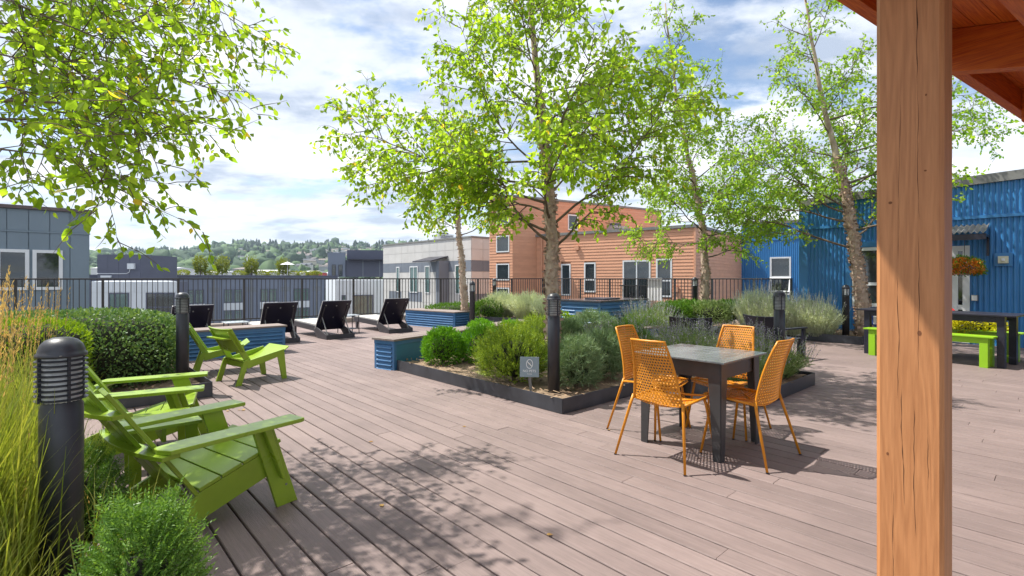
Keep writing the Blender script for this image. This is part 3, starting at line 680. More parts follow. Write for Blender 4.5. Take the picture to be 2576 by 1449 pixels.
# ---- bollard lights
def bollard(style):
    t = thing('bollard_light', '', 'bollard')
    if style == 'louver':
        MB().lathe([(.0, 0), (.0665, 0), (.0665, .815), (.060, .825), (.060, .84)], 32).build('post', M_BOLL, t, smooth=True)
        MB().lathe([(.060, .83), (.062, .84), (.062, 1.0), (.05, 1.005)], 24).build('lens', M_BOLLG, t, smooth=True)
        for i in range(9):
            z = .838 + i * .0185
            MB().lathe([(.060, z + .003), (.080, z - .001), (.080, z + .0012), (.060, z + .0055), (.060, z + .003)], 32).build('louver_ring', M_BOLL, t, smooth=False)
        for k in range(4):
            a = R(20 + 90 * k); MB().box(.061, .072, -.004, .004, .83, 1.005, Matrix.Rotation(a, 4, 'Z')).build('rod', M_BOLL, t)
        MB().lathe([(.062, 1.0), (.077, 1.0), (.078, 1.005), (.078, 1.012), (.072, 1.016), (.071, 1.026), (.064, 1.046), (.049, 1.063), (.028, 1.072), (.0, 1.075)], 32).build('dome_cap', M_BOLL, t, smooth=True)
        MB().lathe([(0, 0), (.004, 0), (.004, .003), (0, .003)], 8).build('screw', M_TRIMG, t, (0, -.0785, 1.008))
    else:
        MB().lathe([(.0, 0), (.0665, 0), (.0665, .83), (.070, .835), (.070, .85)], 28).build('post', M_BOLL, t, smooth=True)
        MB().lathe([(.056, .85), (.056, .985)], 24).build('lens', M_BOLLG, t, smooth=True)
        for k in range(6):
            a = R(60 * k); MB().box(.056, .068, -.011, .011, .85, .985, Matrix.Rotation(a, 4, 'Z')).build('cage_bar', M_BOLL, t)
        MB().lathe([(.058, .985), (.073, .985), (.073, 1.0), (.070, 1.01), (.062, 1.035), (.045, 1.055), (.02, 1.066), (0, 1.068)], 28).build('dome_cap', M_BOLL, t, smooth=True)
        MB().lathe([(.0, 0), (.072, 0), (.072, .02), (0, .02)], 20).build('collar', M_BOLL, t, (0, 0, .838), smooth=True)
    return t
bo = bollard('louver'); bo['label'] = 'louvered black bollard light standing among the tall feather grass'; bo['group'] = 'louvered bollard lights'
bo.location = (-1.733, 1.95, .05); bo.rotation_euler = (0, 0, R(40))
for x, y, z, lab in ((-3.90, 6.0, .11, 'louvered black bollard light in front of the clipped hedge'), (.453, 5.5, .115, 'louvered black bollard light at the bed corner beside the no pets sign'), (3.46, 6.56, .115, 'louvered black bollard light rising from the lavender behind the orange chairs')):
    again(bo, (x, y, z), R(random.uniform(0, 90)), lab)
bc = bollard('cage'); bc['label'] = 'caged black bollard light by the bench in front of the curry bushes'; bc['group'] = 'caged bollard lights'; bc.location = (-1.0, 12.75, .0); bc.scale = (1, 1, 1.2)
for x, y, z, lab in ((-.56, 16.2, .25, 'caged black bollard light behind the curry bushes'), (4.65, 12.9, .28, 'caged black bollard light among the low green shrubs'), (7.08, 10.75, .115, 'caged black bollard light beside the birch by the blue wall')):
    o = again(bc, (x, y, z), R(15), lab); o.scale = (1, 1, 1.03)

# ---- lime lounge chairs with wide arms
def lime_chair():
    t = thing('lime_deck_chair', '', 'chair')
    side = [(.33, .365), (.33, .215), (-.36, .0), (-.50, .0), (-.52, .035), (-.14, .205), (-.10, .23)]
    for s in (-1, 1):
        x = .262 * s; MB().prism(side, 'x', x - .011, x + .011).build('side_rail', M_LIME, t, bevel=.002)
        leg = [(.155, .498), (.275, .498), (.435, .0), (.305, .0)]
        x = .288 * s; MB().prism(leg, 'x', x - .0115, x + .0115).build('leg', M_LIME, t, bevel=.002)
        x = .325 * s; MB().prism([(.195, .497), (.24, .497), (.335, .17), (.315, .17)], 'x', x - .02, x + .02).build('arm_brace', M_LIME, t, bevel=.006)
        arm = [(.255, .415), (.40, .415), (.41, .39), (.405, -.30), (.33, -.33), (.275, -.33), (.255, -.2)]
        MB().prism([(s * p[0], p[1]) for p in arm], 'z', .499, .522).build('armrest', M_LIME, t, bevel=.004)
    sl = math.atan2(.135, .43)
    for i in range(4):                                           # seat boards across the rails
        M = Matrix.Translation((0, .345, .372)) @ Matrix.Rotation(sl, 4, 'X')
        MB().box(-.273, .273, -.113 - i * .121, 0 - i * .121, 0, .020, M).build('seat_slat', M_LIME, t, bevel=.003)
    bk = R(33)
    for s in (-1, 1):
        for (y_, z_) in ((.30, .30), (.36, .12), (.25, .42)): MB().lathe([(0, 0), (.007, 0), (.007, .003), (0, .003)], 8).add([], []).build('bolt', M_TRIMG, t).matrix_basis = Matrix.Translation((s * .2995, y_, z_)) @ Matrix.Rotation(s * R(90), 4, 'Y')
    for i in range(4):                                           # back boards, fanned into a shallow curve
        xc = (i - 1.5) * .137; M = Matrix.Translation((xc, -.115 + .035 * (abs(i - 1.5) - .5), .17)) @ Matrix.Rotation(bk, 4, 'X') @ Matrix.Rotation(R(-(i - 1.5) * 5), 4, 'Z')
        MB().box(-.066, .066, -.010, .010, 0, .775, M).build('back_slat', M_LIME, t, bevel=.003)
    for zc, hw, yb in ((.487, .40, -.335), (.70, .275, -.49)):          # curved rails behind the back
        n = 12; pts = []; 
        for k in range(n + 1):
            u = -1 + 2 * k / n; pts.append((u * hw, yb - .055 * (1 - u * u)))
        inn = [(p[0] * .97, p[1] + .085) for p in pts]
        MB().prism(pts + inn[::-1], 'z', zc - .011, zc + .011).build('back_rail', M_LIME, t, bevel=.002)
    return t
lc = lime_chair(); lc['label'] = 'wide armed lime green deck chair with four slat back beside the yew bush'; lc['group'] = 'wide armed lime deck chairs'
lc.location = (-1.80, 2.90, 0); lc.rotation_euler = (0, 0, R(-34))
again(lc, (-2.88, 3.97, 0), R(-61), 'wide armed lime green deck chair in front of the hedge bed')
st = thing('lime_side_table', 'small lime green side table tucked between the two wide armed chairs', 'side table', (-2.33, 3.36, 0), R(-48))
MB().prism([(.23, -.20), (.23, .20)] + [(-.23 + .05 * math.cos(a), .20 * math.sin(a)) for a in np.linspace(1.57, 4.71, 7)][0:0] + [(-.20, .20), (-.235, .1), (-.245, 0), (-.235, -.1), (-.20, -.20)], 'z', .402, .424).build('table_top', M_LIME, st, bevel=.003)
for x in (-.13, .15):
    for y in (-.15, .15): MB().prism([(y - .035, .40), (y + .035, .40), (y + .03, 0), (y - .03, 0)], 'x', x - .01, x + .01).build('leg', M_LIME, st)
MB().box(-.13, .15, -.012, .012, .30, .40).build('stretcher', M_LIME, st)

# ---- armless lime lounge chairs
def easy_chair():
    t = thing('lime_easy_chair', '', 'chair')
    for s in (-1, 1):
        x = .265 * s
        MB().prism([(.26, .375), (.36, .40), (.40, .0), (.335, .0)], 'x', x - .012, x + .012).build('leg', M_LIME, t, bevel=.002)
        MB().prism([(-.17, .30), (-.10, .33), (-.20, .0), (-.27, .0)], 'x', x - .012, x + .012).build('leg', M_LIME, t, bevel=.002)
        MB().prism([(.36, .40), (.30, .31), (-.12, .20), (-.17, .29)], 'x', x - .0105, x + .0105).build('side_rail', M_LIME, t, bevel=.002)
        x = .235 * s; MB().prism([(-.10, .22), (-.04, .25), (-.30, .70), (-.36, .68)], 'x', x - .016, x + .016).build('back_post', M_LIME, t, bevel=.003)
    n = 10; top = []; bot = []
    for k in range(n + 1):
        u = k / n; y = -.16 + .60 * u; z = .315 - .16 * u * (1 - u) * 1.4 + .115 * u ** 2; top.append((y, z)); bot.append((y, z - .014))
    MB().prism(top + bot[::-1], 'x', -.25, .25).build('seat', M_LIME, t)
    n = 8; fr = []; bk = []
    for k in range(n + 1):
        u = -1 + 2 * k / n; fr.append((u * .31, -.03 * (1 - u * u))); bk.append((u * .31, -.03 * (1 - u * u) - .014))
    M = Matrix.Translation((0, -.175, .43)) @ Matrix.Rotation(R(28), 4, 'X')
    MB().prism(fr + bk[::-1], 'z', 0, .34, M).build('backrest', M_LIME, t, bevel=.003)
    MB().box(-.225, .225, -.40, -.28, .585, .605).build('back_brace', M_LIME, t, bevel=.002)
    MB().box(-.252, .252, -.12, -.10, .20, .27).build('cross_rail', M_LIME, t)
    return t
ec = easy_chair(); ec['label'] = 'armless lime green lounge chair with curved seat near the blue bench'; ec['group'] = 'armless lime lounge chairs'
ec.location = (-3.50, 6.69, 0); ec.rotation_euler = (0, 0, R(-36))
again(ec, (-4.32, 7.35, 0), R(-58), 'armless lime green lounge chair half hidden behind the hedge end')

# ---- orange perforated chairs
def perforated(P_, nu, nv, hole=.34):
    """P_(u,v)->xyz; cells with octagonal holes, alternate rows offset"""
    vs = []; fs = []
    for j in range(nv):
        offs = .5 if j % 2 else 0.0
        for i in range(-1 if offs else 0, nu):
            u0, u1 = (i + offs) / nu, (i + 1 + offs) / nu; v0, v1 = j / nv, (j + 1) / nv
            u0c, u1c = max(0, u0), min(1, u1)
            if u1c - u0c < .6 / nu:                              # half cells at the border stay solid
                o = len(vs); vs += [P_(u0c, v0), P_(u1c, v0), P_(u1c, v1), P_(u0c, v1)]; fs.append((o, o + 1, o + 2, o + 3)); continue
            o = len(vs); uc, vc = (u0 + u1) / 2, (v0 + v1) / 2; du, dv = (u1 - u0), (v1 - v0)
            outer = [(u0, v0), (uc, v0), (u1, v0), (u1, vc), (u1, v1), (uc, v1), (u0, v1), (u0, vc)]
            for p in outer: vs.append(P_(*p))
            for k in range(8):
                a = R(-135 + 45 * k); vs.append(P_(uc + du * hole * math.cos(a), vc + dv * hole * math.sin(a)))
            for k in range(8): fs.append((o + k, o + (k + 1) % 8, o + 8 + (k + 1) % 8, o + 8 + k))
    m = MB(); m.add(vs, fs); return m
def orange_chair():
    t = thing('orange_mesh_chair', '', 'chair')
    def seat(u, v):                                              # v: front -> back
        x = (-.5 + u) * (.42 - .0 * v); y = .235 - .40 * v; z = .452 - .028 * math.sin(math.pi * u) - .018 * v + .02 * (1 - v) ** 4 * -1
        return (x, y, z)
    def back(u, v):
        w = .40 - .125 * v; x = (-.5 + u) * w; y = -.165 - .035 * v - .095 * v * v - .035 * math.sin(math.pi * u) * (1 - .3 * v); z = .434 + .465 * v; return (x, y, z)
    for nm, f, nu, nv in (('seat', seat, 17, 16), ('backrest', back, 15, 22)):
        o = perforated(f, nu, nv).build(nm, M_ORANGE, t, smooth=True); s = o.modifiers.new('thick', 'SOLIDIFY'); s.thickness = .003; s.offset = 0
    def tb(pts, r=.0095): return MB().tube(pts, r, 8)
    fr = [back(0, v) for v in np.linspace(0, 1, 9)]; fr2 = [back(1, v) for v in np.linspace(1, 0, 9)]; top = [back(u, 1) for u in np.linspace(0, 1, 7)][1:-1]
    tb([(-.212, -.15, .435)] + fr + top + fr2 + [(.212, -.15, .435)]).build('back_frame', M_ORANGE, t, smooth=True)
    tb([(-.212, -.165, .437), (-.214, .05, .45), (-.21, .225, .452), (-.15, .243, .445), (0, .245, .428), (.15, .243, .445), (.21, .225, .452), (.214, .05, .45), (.212, -.165, .437)]).build('seat_frame', M_ORANGE, t, smooth=True)
    for s in (-1, 1):
        MB().tube([(s * .205, -.165, .46), (s * .222, -.185, .38), (s * .288, -.285, .004)], [.0115, .0115, .009], 8).build('leg', M_ORANGE, t, smooth=True)
        MB().tube([(s * .205, .15, .445), (s * .215, .16, .40), (s * .262, .225, .004)], [.0115, .0115, .009], 8).build('leg', M_ORANGE, t, smooth=True)
        for y, xx in ((-.285, .288), (.225, .262)): MB().lathe([(0, 0), (.0105, 0), (.0105, .008), (0, .008)], 8).build('foot_cap', M_NAVY, t, (s * xx, y, .0))
        tb([(s * .21, .15, .438), (s * .03, -.02, .425)], .007).build('brace', M_ORANGE, t, smooth=True)
    return t
oc = orange_chair(); fB = ANG_B - math.pi / 2; fA = ANG_A - math.pi / 2
oc['label'] = 'orange perforated metal chair with its back to the open deck'; oc['group'] = 'orange chairs round the grey table'
oc.location = (1.197, 3.863, 0); oc.rotation_euler = (0, 0, fB)
again(oc, (1.913, 4.542, 0), fB + math.pi + R(3), 'orange perforated metal chair standing against the lavender')
again(oc, (1.80, 3.907, 0), fA - R(2), 'orange perforated metal chair on the timber post side of the grey table')
again(oc, (1.258, 4.533, 0), fA + math.pi + R(2), 'orange perforated metal chair on the shrub and pine side of the grey table')
# ---- grey cafe table
tt = thing('grey_cafe_table', 'square grey laminate table with dark tapered metal legs', 'table', (1.548, 4.18, 0), ANG_B)
MB().box(-.385, .385, -.385, .385, .728, .742).build('table_top', M_SLATE, tt, bevel=.002)
M_STREAK = mat('pale_laminate_streak', (.42, .44, .45), .35)
for y, x0, x1, w in ((-.12, -.30, .12, .006), (.02, -.1, .33, .005), (.15, -.34, -.02, .004), (-.25, -.05, .2, .003)):
    MB().add([(x0, y, .7425), (x1, y + .012, .7425), (x1, y + .012 + w, .7425), (x0, y + w, .7425)], [(0, 1, 2, 3)], Matrix.Rotation(R(90), 4, 'Z')).build('streak', M_STREAK, tt)
for s in (-1, 1):
    MB().box(-.29, .29, s * .315 - .008, s * .315 + .008, .60, .728).build('apron', M_TBL, tt); MB().box(s * .315 - .008, s * .315 + .008, -.29, .29, .60, .728).build('apron', M_TBL, tt)
    for q in (-1, 1):
        lg = MB(); lg.prism([(0, .727), (-.10 * s, .727), (-.055 * s, 0), (0, 0)], 'y', -.006, .006, Matrix.Translation((s * .335, q * .335, 0)))
        lg.prism([(0, .727), (-.10 * q, .727), (-.055 * q, 0), (0, 0)], 'x', -.006, .006, Matrix.Translation((s * .3345, q * .3345, 0)))
        l_ = lg.build('leg', M_TBL, tt); MB().lathe([(0, 0), (.008, 0), (.008, .012), (0, .012)], 8).build('foot', M_TRIMG, l_, (s * .32, q * .32, 0))

# ---- sun loungers and glass side tables
M_CUSH = mat('pale_sling_fabric', (.52, .50, .47), .8, var=.06, bump=.2, bscale=200); M_LFR = mat('dark_grey_lounger_frame', (.045, .043, .05), .45, var=.2)
M_PANEL = mat('glossy_navy_panel', (.010, .009, .022), .28, var=.3, vscale=2)
def lounger():
    t = thing('sun_lounger', '', 'sun lounger')               # y runs from head end to foot end
    for s in (-1, 1):
        x = .32 * s; MB().prism([(0, .0), (0, .10), (.62, .27), (1.95, .31), (1.95, .19), (.66, .15), (.45, .0)], 'x', x - .014, x + .014).build('side_rail', M_LFR, t, bevel=.003)
        MB().box(x - .02, x + .02, 1.74, 1.82, 0, .20).build('leg', M_LFR, t)
        MB().tube([(x * .82, .10, .09), (x * .82, .40, .50)], .012, 6).build('strut', M_TRIMG, t)
    MB().box(-.306, .306, 0, .025, .0, .10).build('end_rail', M_LFR, t); MB().box(-.306, .306, 1.925, 1.95, .19, .30).build('end_rail', M_LFR, t)
    MB().box(-.306, .306, .30, .33, .02, .07).build('cross_rail', M_LFR, t)
    M = Matrix.Translation((0, .66, .27)) @ Matrix.Rotation(R(1.7), 4, 'X')
    for k in range(9): MB().box(-.30, .30, k * .142, k * .142 + .130, .0, .03, M).build('seat_slat', M_CUSH, t, bevel=.004)
    M = Matrix.Translation((0, .60, .17)) @ Matrix.Rotation(R(33), 4, 'X')
    bk = MB().box(-.335, .335, -.014, .014, 0, .80, M).build('backrest', M_PANEL, t, bevel=.004)
    MB().box(-.335, .335, .014, .030, .02, .79, M).build('sling', M_CUSH, bk)
    for x, z in ((.0, .66), (.0, .34), (.25, .70), (.25, .30), (-.25, .68)): MB().box(x - .012, x + .012, -.022, -.0145, z, z + .03, M).build('bracket', M_TRIMG, bk)
    for s in (-1, 1): MB().box(s * .27 - .012, s * .27 + .012, -.030, -.0145, .18, .66, M).build('rib', M_LFR, bk)
    return t
lg = lounger(); lg['group'] = 'sun loungers facing the railing'
rz = ANG_A - math.pi / 2
for i, (x, y, lab) in enumerate(((-2.75, 12.57, 'dark sun lounger with raised back beside the corrugated bench in front of the curry bushes'), (-3.82, 11.32, 'dark sun lounger with raised back second from the end bench, next to the small table'), (-4.72, 10.47, 'dark sun lounger with raised back partly behind the blue bench'), (-5.84, 9.36, 'dark sun lounger mostly hidden behind the blue bench and lime chair'))):
    if i == 0: lg.location = (x, y, 0); lg.rotation_euler = (0, 0, rz); lg['label'] = lab
    else: again(lg, (x, y, 0), rz + R((0, 2, -3, 1)[i]), lab)
def small_table():
    t = thing('small_patio_table', '', 'side table'); MB().box(-.22, .22, -.22, .22, .43, .445).build('table_top', mat('pale_glass_top', (.45, .50, .53), .15), t, bevel=.004)
    for s in (-1, 1):
        for q in (-1, 1): MB().tube([(s * .19, q * .19, 0), (s * .18, q * .18, .43)], .011, 6).build('leg', M_LFR, t)
    MB().box(-.18, .18, -.18, .18, .10, .112).build('shelf', M_LFR, t); return t
s1 = small_table(); s1.location = (-4.05, 12.55, 0); s1.rotation_euler = (0, 0, rz); s1['label'] = 'small square patio table between two loungers on the open deck'; s1['group'] = 'small patio tables'
again(s1, (-5.75, 10.55, 0), rz, 'small square patio table seen above the blue bench top')

# ---- blue corrugated benches with board tops
def bench(label, p, ang, L, W, H=.46, teal_side=False, pitch=.064, cat='bench', name='corrugated_bench', top=True):
    """p: corner; x runs along L, y along W"""
    t = thing(name, label, cat, (p[0], p[1], 0), ang)
    st = .05; zt = H - .085
    for x in (0, L - st):
        for y in (0, W - st): MB().box(x, x + st, y, y + st, 0, zt).build('stile', M_BENCHBLUE, t)
    MB().box(-.004, L + .004, -.004, W + .004, zt, H - .03).build('top_rail', M_BENCHBLUE, t, bevel=.003)
    I = Matrix.Identity(4)
    sides = [(Matrix.Translation((st, .014, 0)), L - 2 * st), (Matrix.Translation((L - st, W - .014, 0)) @ Matrix.Rotation(math.pi, 4, 'Z'), L - 2 * st),
             (Matrix.Translation((.014, W - st, 0)) @ Matrix.Rotation(-math.pi / 2, 4, 'Z'), W - 2 * st), (Matrix.Translation((L - .014, st, 0)) @ Matrix.Rotation(math.pi / 2, 4, 'Z'), W - 2 * st)]
    for i, (M, l) in enumerate(sides):
        if teal_side and i == 0: MB().box(0, l, -.004, .01, .0, zt, M).build('side_board', M_BENCHTEAL, t)
        else: hcorr(t, M, l, .0, zt, pitch, .030, M_BENCHBLUE)
    MB().box(.04, L - .04, .04, W - .04, .005, zt).build('core', M_DARK, t)
    if top:
        n = max(2, round((W + .06) / .142)); w = (W + .06) / n
        for k in range(n): MB().box(-.03, L + .03, -.03 + k * w + .003, -.03 + (k + 1) * w - .003, H - .03, H).build('top_board', M_TOPW, t, bevel=.003)
    return t
bd = math.atan2(.835, .55)
bench('long blue corrugated bench with weathered board top backing the shrub bed', (-1.72, 7.40), bd, 4.0, .42, teal_side=True)
c2 = Vector((-4.16, 9.3)) - B * 1.75
bench('blue corrugated bench with board top beside the lime lounge chairs', (c2.x, c2.y), ANG_B, 1.75, .46, H=.49)
c3 = Vector((-1.52, 13.4)); ea = Vector((-.766, .643))
c3b = c3 + ea * 2.05
bench('blue corrugated bench in front of the curry bushes beside the end lounger', (c3b.x, c3b.y), math.atan2(-ea.y, -ea.x), 2.05, .55)
# island counter
isl = bench('blue corrugated outdoor kitchen island with dark stone counter', (1.73, 9.97), math.atan2(1.2, 1.2) , 1.75, 1.0, H=.90, pitch=.075, cat='kitchen island', name='kitchen_island', top=False)
MB().box(-.04, 1.79, -.04, 1.04, .872, .905).build('counter', mat('dark_stone', (.06, .06, .07), .14, var=.3, vscale=20), isl, bevel=.004)
MB().box(.5, 1.1, .25, .75, .9055, .93).build('grill_lid', M_NAVY, isl, bevel=.006)
MB().box(-.012, .0, .38, .62, .52, .70).build('vent_frame', M_BENCHBLUE, isl); MB().box(-.016, -.012, .42, .58, .55, .67).build('vent', M_TRIMG, isl)
# small step bench by the island
bench('low blue bench with board top at the foot of the kitchen island', (2.2, 9.1), ANG_B, 1.5, .40, H=.44)

# ---- charcoal table with lime benches
tA = Vector((6.34, 9.13)); tB = Vector((7.35, 7.56)); dv = (tB - tA).normalized(); tl = (tB - tA).length; pa = math.atan2(dv.y, dv.x)
pt = thing('charcoal_dining_table', 'long charcoal outdoor dining table behind the timber post', 'table', (tA.x, tA.y, 0), pa)
for y in (0, .20, .40, .60): MB().box(-.12, tl + .14, y - .06, y + .13, .775, .80).build('top_board', M_NAVY, pt, bevel=.003)
for x in (0, tl - .09):
    for y in (0, .58): MB().box(x, x + .09, y, y + .09, 0, .775).build('leg', M_NAVY, pt, bevel=.003)
MB().box(.09, tl - .09, .01, .035, .68, .775).build('apron', M_NAVY, pt); MB().box(.09, tl - .09, .635, .66, .68, .775).build('apron', M_NAVY, pt)
def lime_bench(lab, p):
    t = thing('lime_bench', lab, 'bench', (p.x, p.y, 0), pa, 'lime benches at the charcoal table')
    for y in (0, .19): MB().box(-.05, 1.67, y, y + .18, .452, .475).build('seat_board', M_LIME2, t, bevel=.003)
    for x in (.02, 1.50):
        for y in (.03, .25): MB().box(x, x + .10, y, y + .09, 0, .452).build('leg', M_LIME2, t, bevel=.003)
    MB().box(.12, 1.5, .04, .06, .36, .452).build('apron', M_LIME2, t); MB().box(.12, 1.5, .31, .33, .36, .452).build('apron', M_LIME2, t); return t
pv = Vector((-dv.y, dv.x))
lime_bench('lime green bench on the open deck side of the charcoal table', tA + dv * .12 - pv * .20)
lime_bench('lime green bench on the wall side of the charcoal table', tA + dv * .2 + pv * .75)
# blue planter with yellow shrub behind the table
pp = tA + dv * 2.05 + pv * 1.15
pbx = bench('blue corrugated planter box with board rim beyond the charcoal table', (pp.x, pp.y), pa, 2.0, .9, H=.44, cat='planter', name='corrugated_planter')
# ---- black low chairs behind the lavender
def black_chair():
    t = thing('black_low_chair', '', 'chair'); n = 8; a = []; b = []
    for k in range(n + 1): u = -1 + 2 * k / n; a.append((u * .33, -.05 * (1 - u * u))); b.append((u * .33, -.05 * (1 - u * u) - .016))
    MB().prism(a + b[::-1], 'z', 0, .42, Matrix.Translation((0, -.25, .34)) @ Matrix.Rotation(R(22), 4, 'X')).build('backrest', M_NAVY, t)
    MB().box(-.30, .30, -.26, .30, .30, .33).build('seat', M_NAVY, t, bevel=.01)
    for s in (-1, 1):
        for y in (-.22, .22): MB().box(s * .28 - .025, s * .28 + .025, y - .025, y + .025, 0, .30).build('leg', M_NAVY, t)
        MB().box(s * .35 - .03, s * .35 + .03, -.28, .30, .50, .525).build('armrest', M_NAVY, t); MB().box(s * .35 - .02, s * .35 + .02, .2, .26, .0, .50).build('arm_post', M_NAVY, t)
    return t
k1 = black_chair(); k1.location = (3.05, 8.55, 0); k1.rotation_euler = (0, 0, R(-25)); k1['label'] = 'black low chair with curved back behind the lavender near the island'; k1['group'] = 'black low chairs'
again(k1, (4.55, 8.75, 0), R(-60), 'black low chair with curved back behind the tallest lavender')

# ---- no pets sign
sg_ = thing('no_pets_sign', 'small grey no pets sign on a stake in the shrub bed', 'sign', (.21, 5.48, .09), R(-6))
M_SIGN = mat('grey_sign_face', (.23, .30, .33), .3, var=.1); M_SIGNW = mat('sign_white', (.85, .87, .86), .5, var=.02)
MB().prism([(-.016, -.02), (.016, -.02), (.014, .24), (-.014, .24)], 'y', -.005, .005, Matrix.Rotation(R(-6), 4, 'Y')).build('stake', M_TRIMG, sg_)
T = Matrix.Translation((-.02, -.012, .30)) @ Matrix.Rotation(R(-8), 4, 'X')
MB().box(-.103, .103, -.004, .004, -.105, .11, T).build('plate', M_SIGN, sg_, bevel=.002)
def ring(rx, rz, w, cx, cz, n=28):
    m = MB(); vs = []; fs = []
    for k in range(n):
        a = 2 * math.pi * k / n; vs += [(cx + rx * math.cos(a), -.0046, cz + rz * math.sin(a)), (cx + (rx - w) * math.cos(a), -.0046, cz + (rz - w) * math.sin(a))]
    for k in range(n): q = (k + 1) % n; fs.append((2 * k, 2 * q, 2 * q + 1, 2 * k + 1))
    m.add(vs, fs, T); return m
ring(.037, .050, .006, 0, .035).build('prohibition_ring', M_SIGNW, sg_)
MB().add([(.026, -.0046, .003), (.032, -.0046, .008), (-.026, -.0046, .068), (-.031, -.0046, .062)], [(0, 1, 2, 3)], T).build('prohibition_bar', M_SIGNW, sg_)
dog = [(-.017, .012), (-.013, .012), (-.012, .027), (.006, .027), (.007, .012), (.012, .012), (.013, .038), (.020, .044), (.012, .055), (.005, .042), (-.012, .042), (-.020, .052), (-.021, .046), (-.016, .037)]
MB().add([(p[0], -.0044, p[1]) for p in dog], [tuple(range(len(dog)))], T).build('dog_pictogram', mat('sign_tan', (.36, .36, .33), .6), sg_)
def text(body, size, x, z, parent, m, T, y=-.0046, name='lettering', align='CENTER'):
    c = bpy.data.curves.new('lettering', 'FONT'); c.body = body; c.size = size; c.align_x = align; c.materials.append(m)
    o = bpy.data.objects.new('tmp', c); COL.objects.link(o); bpy.context.view_layer.update()
    me = bpy.data.meshes.new_from_object(o.evaluated_get(bpy.context.evaluated_depsgraph_get())); bpy.data.objects.remove(o)
    me.transform(T @ Matrix.Translation((x, y, z)) @ Matrix.Rotation(R(90), 4, 'X')); me.name = name
    if not me.materials: me.materials.append(m)
    return link(name, me, parent)
text('NO PETS', .036, 0, -.052, sg_, M_SIGNW, T); text('PLEASE', .017, 0, -.078, sg_, M_SIGNW, T)
# notice board on the railing
nb = thing('notice_board', 'white notice sheet with blue heading fixed to the end railing', 'notice board', (FR0.x + A.x * 4.15, FR0.y + A.y * 4.15, 0), ANG_A + math.pi)
MB().box(-.27, .27, .045, .06, .62, 1.36).build('board', M_WHITEF, nb); MB().box(-.27, .27, .061, .063, 1.20, 1.36).build('heading_band', mat('notice_blue', (.12, .36, .52), .5), nb)
TN = Matrix.Translation((0, .0655, 0)) @ Matrix.Rotation(math.pi, 4, 'Z')
for i, w in enumerate((.36, .30, .40, .38, .28, .4, .33, .4, .22)): MB().box(-.22, -.22 + w, .061, .0625, 1.12 - i * .052, 1.135 - i * .052).build('text_line', M_TRIMG, nb)

# ---- timber shelter: post, beams and boarded roof
def woodmat(name, col, col2, axis):
    m = bpy.data.materials.new(name); m.use_nodes = True; nt = m.node_tree; N = nt.nodes.new; L = nt.links.new; p = nt.nodes['Principled BSDF']
    p.inputs['Roughness'].default_value = .55
    tc = N('ShaderNodeTexCoord'); mp = N('ShaderNodeMapping'); s = [14, 14, 14]; s[axis] = .8; mp.inputs['Scale'].default_value = s; L(tc.outputs['Object'], mp.inputs[0])
    n0 = N('ShaderNodeTexNoise'); n0.inputs['Scale'].default_value = 1.0; n0.inputs['Detail'].default_value = 2; n0.inputs['Distortion'].default_value = .6; L(mp.outputs[0], n0.inputs[0])
    wv = N('ShaderNodeMath'); wv.operation = 'MULTIPLY'; wv.inputs[1].default_value = 46; L(n0.outputs[0], wv.inputs[0])
    sn = N('ShaderNodeMath'); sn.operation = 'SINE'; L(wv.outputs[0], sn.inputs[0])
    n2 = N('ShaderNodeTexNoise'); n2.inputs['Scale'].default_value = 9; n2.inputs['Detail'].default_value = 6; L(mp.outputs[0], n2.inputs[0])
    ad = N('ShaderNodeMath'); ad.operation = 'MULTIPLY_ADD'; ad.inputs[1].default_value = .15; ad.inputs[2].default_value = 0; L(sn.outputs[0], ad.inputs[0])
    a2 = N('ShaderNodeMath'); a2.operation = 'ADD'; L(ad.outputs[0], a2.inputs[0]); L(n2.outputs[0], a2.inputs[1])
    r = N('ShaderNodeValToRGB'); r.color_ramp.elements[0].position = .25; r.color_ramp.elements[1].position = .75; r.color_ramp.elements[0].color = (*col, 1); r.color_ramp.elements[1].color = (*col2, 1); L(a2.outputs[0], r.inputs[0])
    L(r.outputs[0], p.inputs['Base Color']); b = N('ShaderNodeBump'); b.inputs['Strength'].default_value = .25; b.inputs['Distance'].default_value = .004; L(a2.outputs[0], b.inputs['Height']); L(b.outputs[0], p.inputs['Normal'])
    return m
M_POST = woodmat('stained_cedar_post', (.45, .190, .070), (.57, .255, .100), 2)
M_BEAM = woodmat('stained_cedar_beam', (.50, .080, .008), (.72, .18, .020), 0)
M_RAFT = woodmat('stained_cedar_rafter', (.50, .080, .008), (.72, .18, .020), 1)
sl = thing('timber_shelter', 'stained cedar timber shelter with one square post and sloping boarded roof', 'shelter')
e = Vector((.83, .557)); nn = Vector((-.557, .83))               # roof edge direction, outward
pcx, pcy = 1.46, 1.84
PW = .19
post = MB()
